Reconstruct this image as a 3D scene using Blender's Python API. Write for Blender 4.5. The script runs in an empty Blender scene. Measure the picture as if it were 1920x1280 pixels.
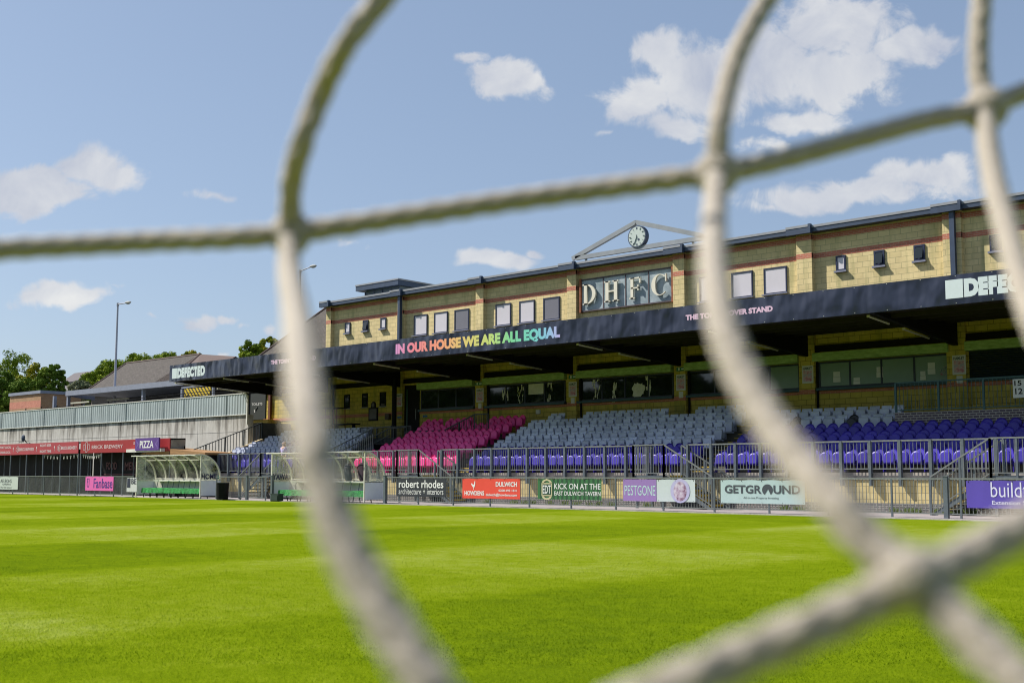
import bpy, math, random
import numpy as np
from math import sin, cos, pi, atan2, sqrt, radians, tan
random.seed(7)
rng = np.random.default_rng(11)
S = bpy.context.scene
COL = S.collection

# ------------------------------------------------------------------ camera
YAW, PIT, ROL, CY, FPX, H = 7.30318845e-01, 9.55295278e-02, 2.26097273e-03, 689.168, 2134.667, 1.13
f_ = np.array([-sin(YAW)*cos(PIT), cos(YAW)*cos(PIT), sin(PIT)])
r0 = np.array([cos(YAW), sin(YAW), 0.0]); u0 = np.cross(r0, f_)
r_ = cos(ROL)*r0 + sin(ROL)*u0; u_ = -sin(ROL)*r0 + cos(ROL)*u0
from mathutils import Matrix, Vector
cam_d = bpy.data.cameras.new('camera'); cam = bpy.data.objects.new('camera', cam_d); COL.objects.link(cam)
cam.matrix_world = Matrix(((r_[0], u_[0], -f_[0], 0), (r_[1], u_[1], -f_[1], 0), (r_[2], u_[2], -f_[2], H), (0, 0, 0, 1)))
cam_d.sensor_width = 36; cam_d.lens = FPX/1920*36; cam_d.shift_y = (CY-640)/1920
cam_d.clip_start = 0.02; cam_d.clip_end = 4000
cam_d.dof.use_dof = True; cam_d.dof.focus_distance = 48; cam_d.dof.aperture_fstop = 10
S.camera = cam
S.cycles.filter_width = 1.1
# ------------------------------------------------------------------ light
S.view_settings.view_transform = 'Standard'; S.view_settings.look = 'None'
S.view_settings.gamma = 1; S.view_settings.exposure = 0.8
ALPHA, ELEV = radians(64), radians(46.8)
SX, SY, SZ = -sin(ALPHA)*cos(ELEV), -cos(ALPHA)*cos(ELEV), sin(ELEV)
sd = bpy.data.lights.new('sun', 'SUN'); sd.energy = 4.5; sd.angle = radians(0.53); sd.color = (1, .95, .86)
sun = bpy.data.objects.new('sun', sd); COL.objects.link(sun)
sun.rotation_euler = Vector((SX, SY, SZ)).to_track_quat('Z', 'Y').to_euler()
sun.location = (-30, -20, 60)


def pxray(x, y):
    v = f_*FPX + r_*(x-960) - u_*(y-CY)
    return v


def at(x, y, Y):                       # where the sight line of a photo point meets the upright plane y=Y
    v = pxray(x, y)
    return v[0]/v[1]*Y, v[2]/v[1]*Y+H


# ------------------------------------------------------------------ world: nishita sky + clouds fixed to sky directions
W = bpy.data.worlds.new('World'); S.world = W; W.use_nodes = True
nt = W.node_tree; nt.nodes.clear(); L = nt.links.new
def N(t, **k):
    n = nt.nodes.new(t)
    for a, b in k.items(): setattr(n, a, b)
    return n
out = N('ShaderNodeOutputWorld'); bg = N('ShaderNodeBackground')
sky = N('ShaderNodeTexSky', sky_type='NISHITA', sun_disc=False)
sky.sun_elevation = ELEV; sky.sun_rotation = atan2(SX, SY); sky.air_density = 1.0; sky.dust_density = 1.0; sky.ozone_density = 1.8
tc = N('ShaderNodeTexCoord')
fw = Vector((-sin(YAW), cos(YAW), 0)); rt = Vector((cos(YAW), sin(YAW), 0))
def dot(vec):
    n = N('ShaderNodeVectorMath', operation='DOT_PRODUCT'); n.inputs[1].default_value = vec; L(tc.outputs['Generated'], n.inputs[0]); return n.outputs['Value']
def M(op, a, b=None, c=None, clamp=False):
    n = N('ShaderNodeMath', operation=op, use_clamp=clamp)
    for i, v in enumerate((a, b, c)):
        if v is None: continue
        if isinstance(v, (int, float)): n.inputs[i].default_value = v
        else: L(v, n.inputs[i])
    return n.outputs[0]
df = M('MAXIMUM', M('ABSOLUTE', dot(fw)), 0.05)
cu = M('DIVIDE', dot(rt), df); cv = M('DIVIDE', dot((0, 0, 1)), df)
uv = N('ShaderNodeCombineXYZ'); L(cu, uv.inputs[0]); L(cv, uv.inputs[1])
def nz(scale, detail, rough, dist=0.0, off=(0, 0, 0)):
    m = N('ShaderNodeVectorMath', operation='ADD'); L(uv.outputs[0], m.inputs[0]); m.inputs[1].default_value = off
    n = N('ShaderNodeTexNoise'); n.inputs['Scale'].default_value = scale; n.inputs['Detail'].default_value = detail
    n.inputs['Roughness'].default_value = rough; n.inputs['Distortion'].default_value = dist; L(m.outputs[0], n.inputs['Vector']); return n
warp = nz(7, 4, .6)
wv = N('ShaderNodeVectorMath', operation='MULTIPLY_ADD'); L(warp.outputs['Color'], wv.inputs[0]); wv.inputs[1].default_value = (.12, .085, 0); 
wo = N('ShaderNodeVectorMath', operation='SUBTRACT'); L(uv.outputs[0], wo.inputs[0]); wo.inputs[1].default_value = (.06, .0425, 0); L(wo.outputs[0], wv.inputs[2])
# px x, px y, half width px, half height px, density
CL = [(1190, 185, 95, 42, .95), (1230, 95, 62, 52, 1), (1330, 150, 120, 75, 1), (1430, 105, 110, 75, 1), (1570, 50, 110, 60, 1), (1560, 140, 110, 55, 1),
      (1700, 100, 100, 34, .9), (1500, 215, 90, 26, .8), (1290, 225, 90, 22, .75), (1440, 262, 80, 16, .5), (1130, 238, 40, 12, .5),
      (945, 158, 75, 38, 1), (880, 115, 32, 22, .8), (995, 160, 36, 26, .9),
      (60, 350, 120, 42, 1.15), (205, 318, 80, 50, 1.15), (110, 372, 100, 28, 1.1), (285, 285, 26, 18, .35), (20, 375, 60, 20, .9),
      (1590, 358, 210, 32, .95), (1720, 330, 95, 28, .95), (1440, 375, 90, 20, .6),
      (945, 484, 86, 20, 1), (1022, 466, 28, 12, .8),
      (108, 558, 66, 24, 1.1), (190, 556, 22, 8, .4), (418, 376, 40, 16, .6), (375, 606, 44, 14, .8), (418, 600, 34, 12, .8), (460, 612, 18, 7, .5),
      (425, 662, 26, 9, .7), (625, 470, 45, 14, .4), (270, 604, 20, 6, .4), (515, 612, 16, 8, .5)]
acc = None
for px, py, a, b, dn in CL:
    v = pxray(px, py); d = v[0]*fw.x+v[1]*fw.y
    U, V_ = (v[0]*rt.x+v[1]*rt.y)/d, v[2]/d
    k = cos(math.atan(U))*cos(math.atan(V_))
    A, B = a/FPX*1.45, b/FPX*1.6
    n = N('ShaderNodeVectorMath', operation='MULTIPLY_ADD'); L(wv.outputs[0], n.inputs[0])
    n.inputs[1].default_value = (1/A, 1/B, 0); n.inputs[2].default_value = (-U/A, -V_/B, 0)
    l = N('ShaderNodeVectorMath', operation='LENGTH'); L(n.outputs[0], l.inputs[0])
    m = M('MULTIPLY', M('SUBTRACT', 1.0, l.outputs['Value'], clamp=True), dn)
    acc = m if acc is None else M('MAXIMUM', acc, m)
fine = nz(20, 12, .66, .5)
fine2 = nz(9, 6, .6, .4, (3, 1, 0))
dens = M('ADD', M('MULTIPLY', acc, 1.7), M('MULTIPLY', M('SUBTRACT', fine.outputs['Fac'], .55), 2.6))
rmp = N('ShaderNodeMapRange', interpolation_type='SMOOTHSTEP'); L(dens, rmp.inputs['Value'])
rmp.inputs['From Min'].default_value = .14; rmp.inputs['From Max'].default_value = .85; rmp.inputs['To Min'].default_value = 0; rmp.inputs['To Max'].default_value = .92
gate = M('MULTIPLY', rmp.outputs[0], M('MULTIPLY', acc, 12, clamp=True))
shade = N('ShaderNodeMapRange'); L(fine2.outputs['Fac'], shade.inputs['Value']); shade.inputs['From Min'].default_value = .3; shade.inputs['From Max'].default_value = .7
cc = N('ShaderNodeMix', data_type='RGBA'); L(shade.outputs[0], cc.inputs[0]); cc.inputs[6].default_value = (3.6, 3.9, 4.7, 1); cc.inputs[7].default_value = (6.3, 6.3, 6.2, 1)
hs = N('ShaderNodeHueSaturation'); hs.inputs['Saturation'].default_value = .8; L(sky.outputs[0], hs.inputs['Color'])
fl = N('ShaderNodeMix', data_type='RGBA'); fl.inputs[0].default_value = .45; L(hs.outputs[0], fl.inputs[6]); fl.inputs[7].default_value = (1.95, 2.85, 4.4, 1)
mx = N('ShaderNodeMix', data_type='RGBA'); L(gate, mx.inputs[0]); L(fl.outputs[2], mx.inputs[6]); L(cc.outputs[2], mx.inputs[7])
L(mx.outputs[2], bg.inputs['Color']); bg.inputs['Strength'].default_value = 0.078; L(bg.outputs[0], out.inputs[0])


# ------------------------------------------------------------------ materials
def newmat(name):
    m = bpy.data.materials.new(name); m.use_nodes = True
    nt = m.node_tree; b = nt.nodes['Principled BSDF']
    return m, nt, b
def mat(name, col, rough=.7, var=.12, scale=6, bump=0, bscale=40, metal=0, spec=.5, stretch=(1, 1, 1), col2=None):
    m, nt, b = newmat(name)
    b.inputs['Roughness'].default_value = rough; b.inputs['Metallic'].default_value = metal; b.inputs['Specular IOR Level'].default_value = spec
    tc = nt.nodes.new('ShaderNodeTexCoord'); mp = nt.nodes.new('ShaderNodeMapping'); mp.inputs['Scale'].default_value = stretch
    nt.links.new(tc.outputs['Object'], mp.inputs[0])
    n = nt.nodes.new('ShaderNodeTexNoise'); n.inputs['Scale'].default_value = scale; n.inputs['Detail'].default_value = 6; n.inputs['Roughness'].default_value = .65
    nt.links.new(mp.outputs[0], n.inputs['Vector'])
    r = nt.nodes.new('ShaderNodeValToRGB'); e = r.color_ramp.elements
    e[0].position = .3; e[1].position = .72
    c2 = col2 or tuple(min(1, c*(1+var)) for c in col)
    e[0].color = tuple(c*(1-var) for c in col)+(1,); e[1].color = tuple(c2)+(1,)
    nt.links.new(n.outputs['Fac'], r.inputs[0]); nt.links.new(r.outputs[0], b.inputs['Base Color'])
    if bump:
        n2 = nt.nodes.new('ShaderNodeTexNoise'); n2.inputs['Scale'].default_value = bscale; n2.inputs['Detail'].default_value = 5; nt.links.new(mp.outputs[0], n2.inputs['Vector'])
        bp = nt.nodes.new('ShaderNodeBump'); bp.inputs['Strength'].default_value = bump; bp.inputs['Distance'].default_value = .05
        nt.links.new(n2.outputs['Fac'], bp.inputs['Height']); nt.links.new(bp.outputs[0], b.inputs['Normal'])
    return m
def brickmat(name, c1, c2, cm, bw, bh, mortar=.01, stain=None, rough=.85, off=.5):
    m, nt, b = newmat(name); LK = nt.links.new
    b.inputs['Roughness'].default_value = rough; b.inputs['Specular IOR Level'].default_value = .25
    tc = nt.nodes.new('ShaderNodeTexCoord'); sp = nt.nodes.new('ShaderNodeSeparateXYZ'); cb = nt.nodes.new('ShaderNodeCombineXYZ')
    LK(tc.outputs['Object'], sp.inputs[0])
    ad = nt.nodes.new('ShaderNodeMath'); ad.operation = 'ADD'; LK(sp.outputs[0], ad.inputs[0]); LK(sp.outputs[1], ad.inputs[1])
    LK(ad.outputs[0], cb.inputs[0]); LK(sp.outputs[2], cb.inputs[1])
    br = nt.nodes.new('ShaderNodeTexBrick'); LK(cb.outputs[0], br.inputs['Vector'])
    br.inputs['Scale'].default_value = 1; br.inputs['Brick Width'].default_value = bw; br.inputs['Row Height'].default_value = bh
    br.inputs['Mortar Size'].default_value = mortar; br.inputs['Mortar Smooth'].default_value = .2; br.offset = off
    br.inputs['Color1'].default_value = c1+(1,); br.inputs['Color2'].default_value = c2+(1,); br.inputs['Mortar'].default_value = cm+(1,)
    n = nt.nodes.new('ShaderNodeTexNoise'); n.inputs['Scale'].default_value = 1.1; n.inputs['Detail'].default_value = 7; n.inputs['Roughness'].default_value = .7; LK(tc.outputs['Object'], n.inputs['Vector'])
    mr = nt.nodes.new('ShaderNodeMapRange'); LK(n.outputs['Fac'], mr.inputs[0]); mr.inputs[1].default_value = .3; mr.inputs[2].default_value = .75; mr.inputs[3].default_value = .82; mr.inputs[4].default_value = 1.12
    mu = nt.nodes.new('ShaderNodeMix'); mu.data_type = 'RGBA'; mu.blend_type = 'MULTIPLY'; mu.inputs[0].default_value = 1
    LK(br.outputs['Color'], mu.inputs[6]); LK(mr.outputs[0], mu.inputs[7]); res = mu.outputs[2]
    if stain:
        mp = nt.nodes.new('ShaderNodeMapping'); mp.inputs['Scale'].default_value = (1.2, 1.2, .18); LK(tc.outputs['Object'], mp.inputs[0])
        n3 = nt.nodes.new('ShaderNodeTexNoise'); n3.inputs['Scale'].default_value = 2.3; n3.inputs['Detail'].default_value = 6; LK(mp.outputs[0], n3.inputs['Vector'])
        m3 = nt.nodes.new('ShaderNodeMapRange'); LK(n3.outputs['Fac'], m3.inputs[0]); m3.inputs[1].default_value = .54; m3.inputs[2].default_value = .72; m3.inputs[4].default_value = .75
        mm = nt.nodes.new('ShaderNodeMix'); mm.data_type = 'RGBA'; LK(m3.outputs[0], mm.inputs[0]); LK(res, mm.inputs[6]); mm.inputs[7].default_value = stain+(1,); res = mm.outputs[2]
    LK(res, b.inputs['Base Color'])
    bp = nt.nodes.new('ShaderNodeBump'); bp.inputs['Strength'].default_value = .5; bp.inputs['Distance'].default_value = .01; bp.invert = True
    LK(br.outputs['Fac'], bp.inputs['Height']); LK(bp.outputs[0], b.inputs['Normal'])
    return m

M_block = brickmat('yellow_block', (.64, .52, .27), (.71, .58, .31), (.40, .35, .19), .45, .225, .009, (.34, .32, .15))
M_blockin = brickmat('yellow_block_shaded', (.50, .39, .07), (.60, .47, .11), (.20, .15, .03), .45, .225, .010, (.22, .22, .05))  # darker copy of the yellow block, with the canopy's shade in the colour
M_red = brickmat('red_brick', (.56, .19, .12), (.44, .13, .09), (.50, .30, .22), .215, .075, .010)
M_engbrick = brickmat('plinth_brick', (.10, .10, .11), (.17, .15, .14), (.30, .29, .27), .215, .075, .012)
M_hutbrick = brickmat('hut_brick', (.42, .22, .10), (.34, .16, .08), (.40, .33, .22), .215, .075, .010)
M_gutter = mat('gutter_blue_grey', (.035, .055, .10), .45, .15, 3)
M_coping = mat('roof_edge_sheet', (.26, .27, .30), .5, .1, 3)
M_frame = mat('window_frame_blue', (.012, .018, .055), .4, .1)
M_blind = mat('closed_blind', (.60, .57, .61), .25, .03, 1.5)
M_sill = mat('sill_metal', (.18, .19, .26), .5, .05)
M_sillteal = mat('sill_teal', (.02, .07, .10), .5, .15)
M_shutbox = mat('algae_green_box', (.26, .42, .12), .8, .3, 3, col2=(.46, .62, .24), stretch=(1, 1, 3))
M_black = mat('black_steel_and_shade', (.008, .008, .009), .6, .2, spec=.12)
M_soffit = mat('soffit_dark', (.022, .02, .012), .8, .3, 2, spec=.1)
M_tube = mat('light_tube', (.45, .44, .34), .4, .05)
M_grey_steel = mat('galvanised_blue_grey', (.13, .155, .175), .45, .18, 9, metal=.35)
M_bar = mat('galvanised_bar', (.21, .225, .22), .45, .2, 9, metal=.35)
M_darkrail = mat('dark_green_rail', (.012, .022, .028), .5, .2)
M_tealrail = mat('teal_rail', (.03, .09, .11), .5, .2)
M_conc = mat('concrete', (.36, .34, .30), .9, .25, 3, .2, 30)
M_kerb = mat('path_concrete', (.27, .24, .25), .9, .2, 2, .15, 40)
M_terr = mat('terrace_concrete', (.12, .11, .09), .9, .25, 2, .2, 20)
M_coping2 = mat('wall_coping', (.30, .28, .27), .85, .35, 3, col2=(.45, .40, .34))
M_yel = mat('yellow_edge', (.55, .38, .04), .7, .2, 4)
M_creamstep = mat('cream_step', (.50, .44, .28), .8, .2, 4)
M_white = mat('white_paint', (.78, .78, .76), .5, .05)
M_whitedull = mat('weathered_white', (.66, .65, .60), .6, .15, 4)
M_corr = mat('corrugated_sheet', (.33, .38, .39), .5, .2, 1.2, stretch=(1, 1, .35))
M_slate = brickmat('slate_tiles', (.055, .046, .042), (.078, .066, .06), (.03, .026, .024), .3, .16, .012, (.06, .058, .045))
M_slate2 = mat('ridge_tile', (.07, .04, .035), .8, .2)
M_steelgrey = mat('shelter_steel', (.22, .24, .30), .5, .12, 2)
M_wood = mat('brown_fascia_wood', (.30, .16, .06), .7, .3, 3, stretch=(.5, 1, 5))
M_tarmac = mat('upper_ground_asphalt', (.10, .10, .10), .9, .2, 3)
M_lamp = mat('lamp_post_paint', (.34, .34, .40), .5, .08)
M_hi = mat('lamp_head_grey', (.30, .30, .28), .5, .1)

def glassmat(name, col, rough=.03):
    m, nt, b = newmat(name); b.inputs['Base Color'].default_value = col+(1,); b.inputs['Roughness'].default_value = rough
    b.inputs['Specular IOR Level'].default_value = .7; b.inputs['IOR'].default_value = 1.55
    tc = nt.nodes.new('ShaderNodeTexCoord'); n = nt.nodes.new('ShaderNodeTexNoise'); n.inputs['Scale'].default_value = 1.3; n.inputs['Detail'].default_value = 1
    nt.links.new(tc.outputs['Object'], n.inputs['Vector'])
    bp = nt.nodes.new('ShaderNodeBump'); bp.inputs['Strength'].default_value = .08; bp.inputs['Distance'].default_value = .012
    nt.links.new(n.outputs['Fac'], bp.inputs['Height']); nt.links.new(bp.outputs[0], b.inputs['Normal'])
    return m
M_glass = glassmat('dark_glass', (.012, .016, .016))
M_glassup = glassmat('grey_glass', (.16, .15, .17), .12)
M_obscure = mat('obscured_pane', (.20, .28, .24), .25, .1, .8)

def polymat(name, col, tr=.5):
    m, nt, b = newmat(name); nt.nodes.remove(b); o = nt.nodes['Material Output']; LK = nt.links.new
    t = nt.nodes.new('ShaderNodeBsdfTransparent'); t.inputs[0].default_value = (.93, .93, .86, 1)
    d = nt.nodes.new('ShaderNodeBsdfPrincipled'); d.inputs['Roughness'].default_value = .25
    tc = nt.nodes.new('ShaderNodeTexCoord'); n = nt.nodes.new('ShaderNodeTexNoise'); n.inputs['Scale'].default_value = 1.6; n.inputs['Detail'].default_value = 6; n.inputs['Roughness'].default_value = .6
    LK(tc.outputs['Object'], n.inputs['Vector']); mr = nt.nodes.new('ShaderNodeMapRange'); LK(n.outputs['Fac'], mr.inputs[0])
    mr.inputs[1].default_value = .3; mr.inputs[2].default_value = .7; mr.inputs[3].default_value = tr-.2; mr.inputs[4].default_value = tr+.25
    d.inputs['Base Color'].default_value = col+(1,)
    mi = nt.nodes.new('ShaderNodeMixShader'); LK(mr.outputs[0], mi.inputs[0]); LK(t.outputs[0], mi.inputs[1]); LK(d.outputs[0], mi.inputs[2]); LK(mi.outputs[0], o.inputs[0])
    return m
M_poly = polymat('weathered_polycarbonate', (.80, .78, .68), .16)
M_polyend = polymat('clear_end_sheet', (.78, .82, .80), .18)


# ------------------------------------------------------------------ mesh helpers
class MB:
    def __init__(s): s.v = []; s.f = []
    def add(s, vs, fs):
        o = len(s.v); s.v += [tuple(map(float, p)) for p in vs]; s.f += [tuple(i+o for i in f) for f in fs]; return s
    def box(s, x0, x1, y0, y1, z0, z1):
        return s.add([(x0, y0, z0), (x1, y0, z0), (x1, y1, z0), (x0, y1, z0), (x0, y0, z1), (x1, y0, z1), (x1, y1, z1), (x0, y1, z1)],
                     [(0, 3, 2, 1), (4, 5, 6, 7), (0, 1, 5, 4), (1, 2, 6, 5), (2, 3, 7, 6), (3, 0, 4, 7)])
    def prism(s, pts, axis, a, b):      # pts 2-D outline (ccw or cw), extruded along axis from a to b
        n = len(pts)
        def P(p, t): return {'x': (t, p[0], p[1]), 'y': (p[0], t, p[1]), 'z': (p[0], p[1], t)}[axis]
        return s.add([P(p, a) for p in pts]+[P(p, b) for p in pts],
                     [tuple(range(n-1, -1, -1)), tuple(range(n, 2*n))]+[(i, (i+1) % n, n+(i+1) % n, n+i) for i in range(n)])
    def bar(s, p, q, w, h=None):        # rectangular bar between two points
        h = h or w; p = Vector(p); q = Vector(q); d = (q-p).normalized()
        up = Vector((0, 0, 1)) if abs(d.z) < .95 else Vector((0, 1, 0))
        a = d.cross(up).normalized()*w/2; b = a.cross(d).normalized()*h/2
        vs = [p-a-b, p+a-b, p+a+b, p-a+b, q-a-b, q+a-b, q+a+b, q-a+b]
        return s.add(vs, [(0, 1, 2, 3), (7, 6, 5, 4), (0, 4, 5, 1), (1, 5, 6, 2), (2, 6, 7, 3), (3, 7, 4, 0)])
    def tube(s, p, q, r, r2=None, n=8):
        r2 = r if r2 is None else r2; p = Vector(p); q = Vector(q); d = (q-p).normalized()
        up = Vector((0, 0, 1)) if abs(d.z) < .95 else Vector((0, 1, 0))
        a = d.cross(up).normalized(); b = a.cross(d).normalized(); vs = []
        for c, R in ((p, r), (q, r2)):
            for i in range(n): t = 2*pi*i/n; vs.append(c+a*(R*cos(t))+b*(R*sin(t)))
        return s.add(vs, [tuple(range(n)), tuple(range(2*n-1, n-1, -1))]+[(i, n+i, n+(i+1) % n, (i+1) % n) for i in range(n)])
    def sphere(s, c, rx, ry, rz, n=10, m=7):
        vs = [(c[0], c[1], c[2]+rz)]
        for j in range(1, m):
            t = pi*j/m
            for i in range(n): a = 2*pi*i/n; vs.append((c[0]+rx*sin(t)*cos(a), c[1]+ry*sin(t)*sin(a), c[2]+rz*cos(t)))
        vs.append((c[0], c[1], c[2]-rz)); fs = [(0, 1+i, 1+(i+1) % n) for i in range(n)]
        for j in range(m-2):
            for i in range(n): fs.append((1+j*n+i, 1+(j+1)*n+i, 1+(j+1)*n+(i+1) % n, 1+j*n+(i+1) % n))
        e = 1+(m-1)*n; fs += [(e, 1+(m-2)*n+(i+1) % n, 1+(m-2)*n+i) for i in range(n)]
        return s.add(vs, fs)
    def quad(s, a, b, c, d): return s.add([a, b, c, d], [(0, 1, 2, 3)])

ORG = {}
def link(o, parent, org):
    COL.objects.link(o)
    if parent:
        o.parent = parent; po = ORG[parent.name]; o.location = [org[i]-po[i] for i in range(3)]
    else: o.location = org
    ORG[o.name] = tuple(org)
def tag(o, label=None, cat=None, group=None, kind=None):
    if label: o['label'] = label
    if cat: o['category'] = cat
    if group: o['group'] = group
    if kind: o['kind'] = kind
    return o
def obj(name, mb, m, parent=None, label=None, cat=None, group=None, kind=None, smooth=False, org=None):
    me = bpy.data.meshes.new(name)
    v = np.array(mb.v)
    if org is None:
        org = ORG[parent.name] if parent else ((v[:, 0].min()+v[:, 0].max())/2, (v[:, 1].min()+v[:, 1].max())/2, v[:, 2].min())
    v = v-np.array(org)
    me.from_pydata(v.tolist(), [], mb.f); me.materials.append(m)
    if smooth: me.polygons.foreach_set('use_smooth', [True]*len(me.polygons))
    me.update()
    o = bpy.data.objects.new(name, me); link(o, parent, org)
    return tag(o, label, cat, group, kind)
def thing(name, loc, label, cat, group=None, parent=None):
    o = bpy.data.objects.new(name, None); o.empty_display_size = .2; link(o, parent, loc); return tag(o, label, cat, group)
def part(name, parent): return thing(name, ORG[parent.name], None, None, parent=parent)

def textmesh(body, bold=0.0):
    c = bpy.data.curves.new('t', 'FONT'); c.body = body; c.size = 1; c.offset = bold; c.resolution_u = 3
    o = bpy.data.objects.new('t', c); me = bpy.data.meshes.new_from_object(o)
    v = np.array([tuple(p.co) for p in me.vertices]); f = [tuple(p.vertices) for p in me.polygons]
    bpy.data.objects.remove(o); bpy.data.curves.remove(c); bpy.data.meshes.remove(me)
    return v, f
def text(mb, body, x0, x1, z0, z1, Y, bold=.0, capfit=True, thick=.006):
    """lettering fitted to a box in the plane y=Y, facing -y"""
    v, f = textmesh(body, bold)
    if not len(v): return mb
    ax0, ax1 = v[:, 0].min(), v[:, 0].max(); ay0, ay1 = v[:, 1].min(), v[:, 1].max()
    X = x0+(v[:, 0]-ax0)/(ax1-ax0)*(x1-x0); Z = z0+(v[:, 1]-ay0)/(ay1-ay0)*(z1-z0)
    n = len(v); return mb.add([(X[i], Y, Z[i]) for i in range(n)], f)
def ring(mb, cx, cz, ro, ri, Y, a0=0, a1=2*pi, n=28, sx=1, th=.0):
    vs = []; 
    for i in range(n+1):
        a = a0+(a1-a0)*i/n; vs += [(cx+ro*sx*cos(a), Y, cz+ro*sin(a)), (cx+ri*sx*cos(a), Y, cz+ri*sin(a))]
    return mb.add(vs, [(2*i, 2*i+1, 2*i+3, 2*i+2) for i in range(n)])
def disc(mb, cx, cz, r, Y, n=28, sx=1, sz=1):
    return mb.add([(cx+r*sx*cos(2*pi*i/n), Y, cz+r*sz*sin(2*pi*i/n)) for i in range(n)], [tuple(range(n))])

# =================================================================== SETTING
YF, YB, YT, YC, YW, YP = 32.0, 35.45, 35.6, 35.0, 42.6, 42.35
XLC = -57.35
XR = -3.0
XL = -59.0
# ground
g = MB(); g.quad((-900, -400, -.03), (700, -400, -.03), (700, 900, -.03), (-900, 900, -.03))
obj('ground', g, mat('ground_soil', (.07, .09, .03), .95, .3, .3), kind='structure')

# pitch sheet
def grassmat(kb=1.0, nm='mown_turf'):
    m, nt, b = newmat(nm); LK = nt.links.new
    b.inputs['Roughness'].default_value = 1; b.inputs['Specular IOR Level'].default_value = .0
    tc = nt.nodes.new('ShaderNodeTexCoord')
    sp = nt.nodes.new('ShaderNodeSeparateXYZ'); LK(tc.outputs['Object'], sp.inputs[0])
    def wave(sock, period, ph, amp):
        a = nt.nodes.new('ShaderNodeMath'); a.operation = 'MULTIPLY_ADD'; LK(sock, a.inputs[0]); a.inputs[1].default_value = 2*pi/period; a.inputs[2].default_value = ph
        s = nt.nodes.new('ShaderNodeMath'); s.operation = 'SINE'; LK(a.outputs[0], s.inputs[0])
        k = nt.nodes.new('ShaderNodeMath'); k.operation = 'MULTIPLY'; k.use_clamp = False; LK(s.outputs[0], k.inputs[0]); k.inputs[1].default_value = 5
        c = nt.nodes.new('ShaderNodeClamp'); LK(k.outputs[0], c.inputs[0]); c.inputs[1].default_value = -1; c.inputs[2].default_value = 1
        o = nt.nodes.new('ShaderNodeMath'); o.operation = 'MULTIPLY'; LK(c.outputs[0], o.inputs[0]); o.inputs[1].default_value = amp; return o.outputs[0]
    w1 = wave(sp.outputs[0], 11.0, GR_PH, .16); w2 = wave(sp.outputs[1], 11.0, .6, .08)
    def noise(s, d, r=.6):
        n = nt.nodes.new('ShaderNodeTexNoise'); n.inputs['Scale'].default_value = s; n.inputs['Detail'].default_value = d; n.inputs['Roughness'].default_value = r; LK(tc.outputs['Object'], n.inputs['Vector']); return n.outputs['Fac']
    def ma(op, a, b_):
        n = nt.nodes.new('ShaderNodeMath'); n.operation = op
        for i, q in enumerate((a, b_)):
            if isinstance(q, (int, float)): n.inputs[i].default_value = q
            else: LK(q, n.inputs[i])
        return n.outputs[0]
    big = noise(.35, 5); med = noise(3.5, 6, .7); fn = noise(38, 4, .75)
    t = ma('ADD', ma('ADD', w1, w2), ma('ADD', ma('MULTIPLY', ma('SUBTRACT', big, .5), .9), ma('ADD', ma('MULTIPLY', ma('SUBTRACT', med, .5), .9), ma('MULTIPLY', ma('SUBTRACT', fn, .5), 1.1))))
    t = ma('ADD', t, .5)
    r = nt.nodes.new('ShaderNodeValToRGB'); LK(t, r.inputs[0]); e = r.color_ramp.elements
    e[0].position = 0; e[0].color = (.070, .112, .004, 1); e[1].position = 1; e[1].color = (.21, .25, .05, 1)
    q = r.color_ramp.elements.new(.45); q.color = (.122, .172, .004, 1); q = r.color_ramp.elements.new(.7); q.color = (.155, .200, .012, 1)
    for el in e: el.color = tuple(c*kb for c in el.color[:3])+(1,)
    LK(r.outputs[0], b.inputs['Base Color'])
    if kb != 1:
        tl = nt.nodes.new('ShaderNodeBsdfTranslucent'); LK(r.outputs[0], tl.inputs[0]); ms = nt.nodes.new('ShaderNodeMixShader'); ms.inputs[0].default_value = .5
        LK(b.outputs[0], ms.inputs[1]); LK(tl.outputs[0], ms.inputs[2]); LK(ms.outputs[0], nt.nodes['Material Output'].inputs[0]); return m
    bp = nt.nodes.new('ShaderNodeBump'); bp.inputs['Strength'].default_value = .6; bp.inputs['Distance'].default_value = .02
    LK(ma('ADD', ma('MULTIPLY', fn, .7), ma('MULTIPLY', med, .8)), bp.inputs['Height']); LK(bp.outputs[0], b.inputs['Normal'])
    return m
GR_PH = 1.2
M_turf = grassmat(); M_blade = grassmat(1.75, 'grass_blade')
edge = [(-200, 34.2), (-71.6, 32.6), (-46.5, 31.75), (-22.8, 31.2), (-10, 30.7), (40, 30.6)]
g = MB(); n = len(edge)
g.add([(x, y, 0) for x, y in edge]+[(x, -25, 0) for x, y in edge], [(i, n+i, n+i+1, i+1) for i in range(n-1)])
obj('pitch', g, M_turf, kind='structure', org=(0, 0, 0))
g = MB(); g.add([(x, y, .004) for x, y in edge]+[(x, 36.2, .004) for x, y in edge], [(i, i+1, n+i+1, n+i) for i in range(n-1)])
obj('path', g, M_kerb, kind='structure')
g = MB()
for (x0, y0), (x1, y1) in zip(edge[:-1], edge[1:]): g.add([(x0, y0-.02, -.02), (x1, y1-.02, -.02), (x1, y1+.06, -.02), (x0, y0+.06, -.02), (x0, y0-.02, .03), (x1, y1-.02, .03), (x1, y1+.06, .03), (x0, y0+.06, .03)], [(0, 3, 2, 1), (4, 5, 6, 7), (0, 1, 5, 4), (2, 3, 7, 6)])
obj('kerb', g, M_conc, kind='structure')
# raised ground behind the left retaining wall
ZU = 4.3
g = MB(); g.box(-260, -56.2, 40.35, 130, -.02, ZU); obj('raised_ground', g, M_tarmac, kind='structure')

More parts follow.
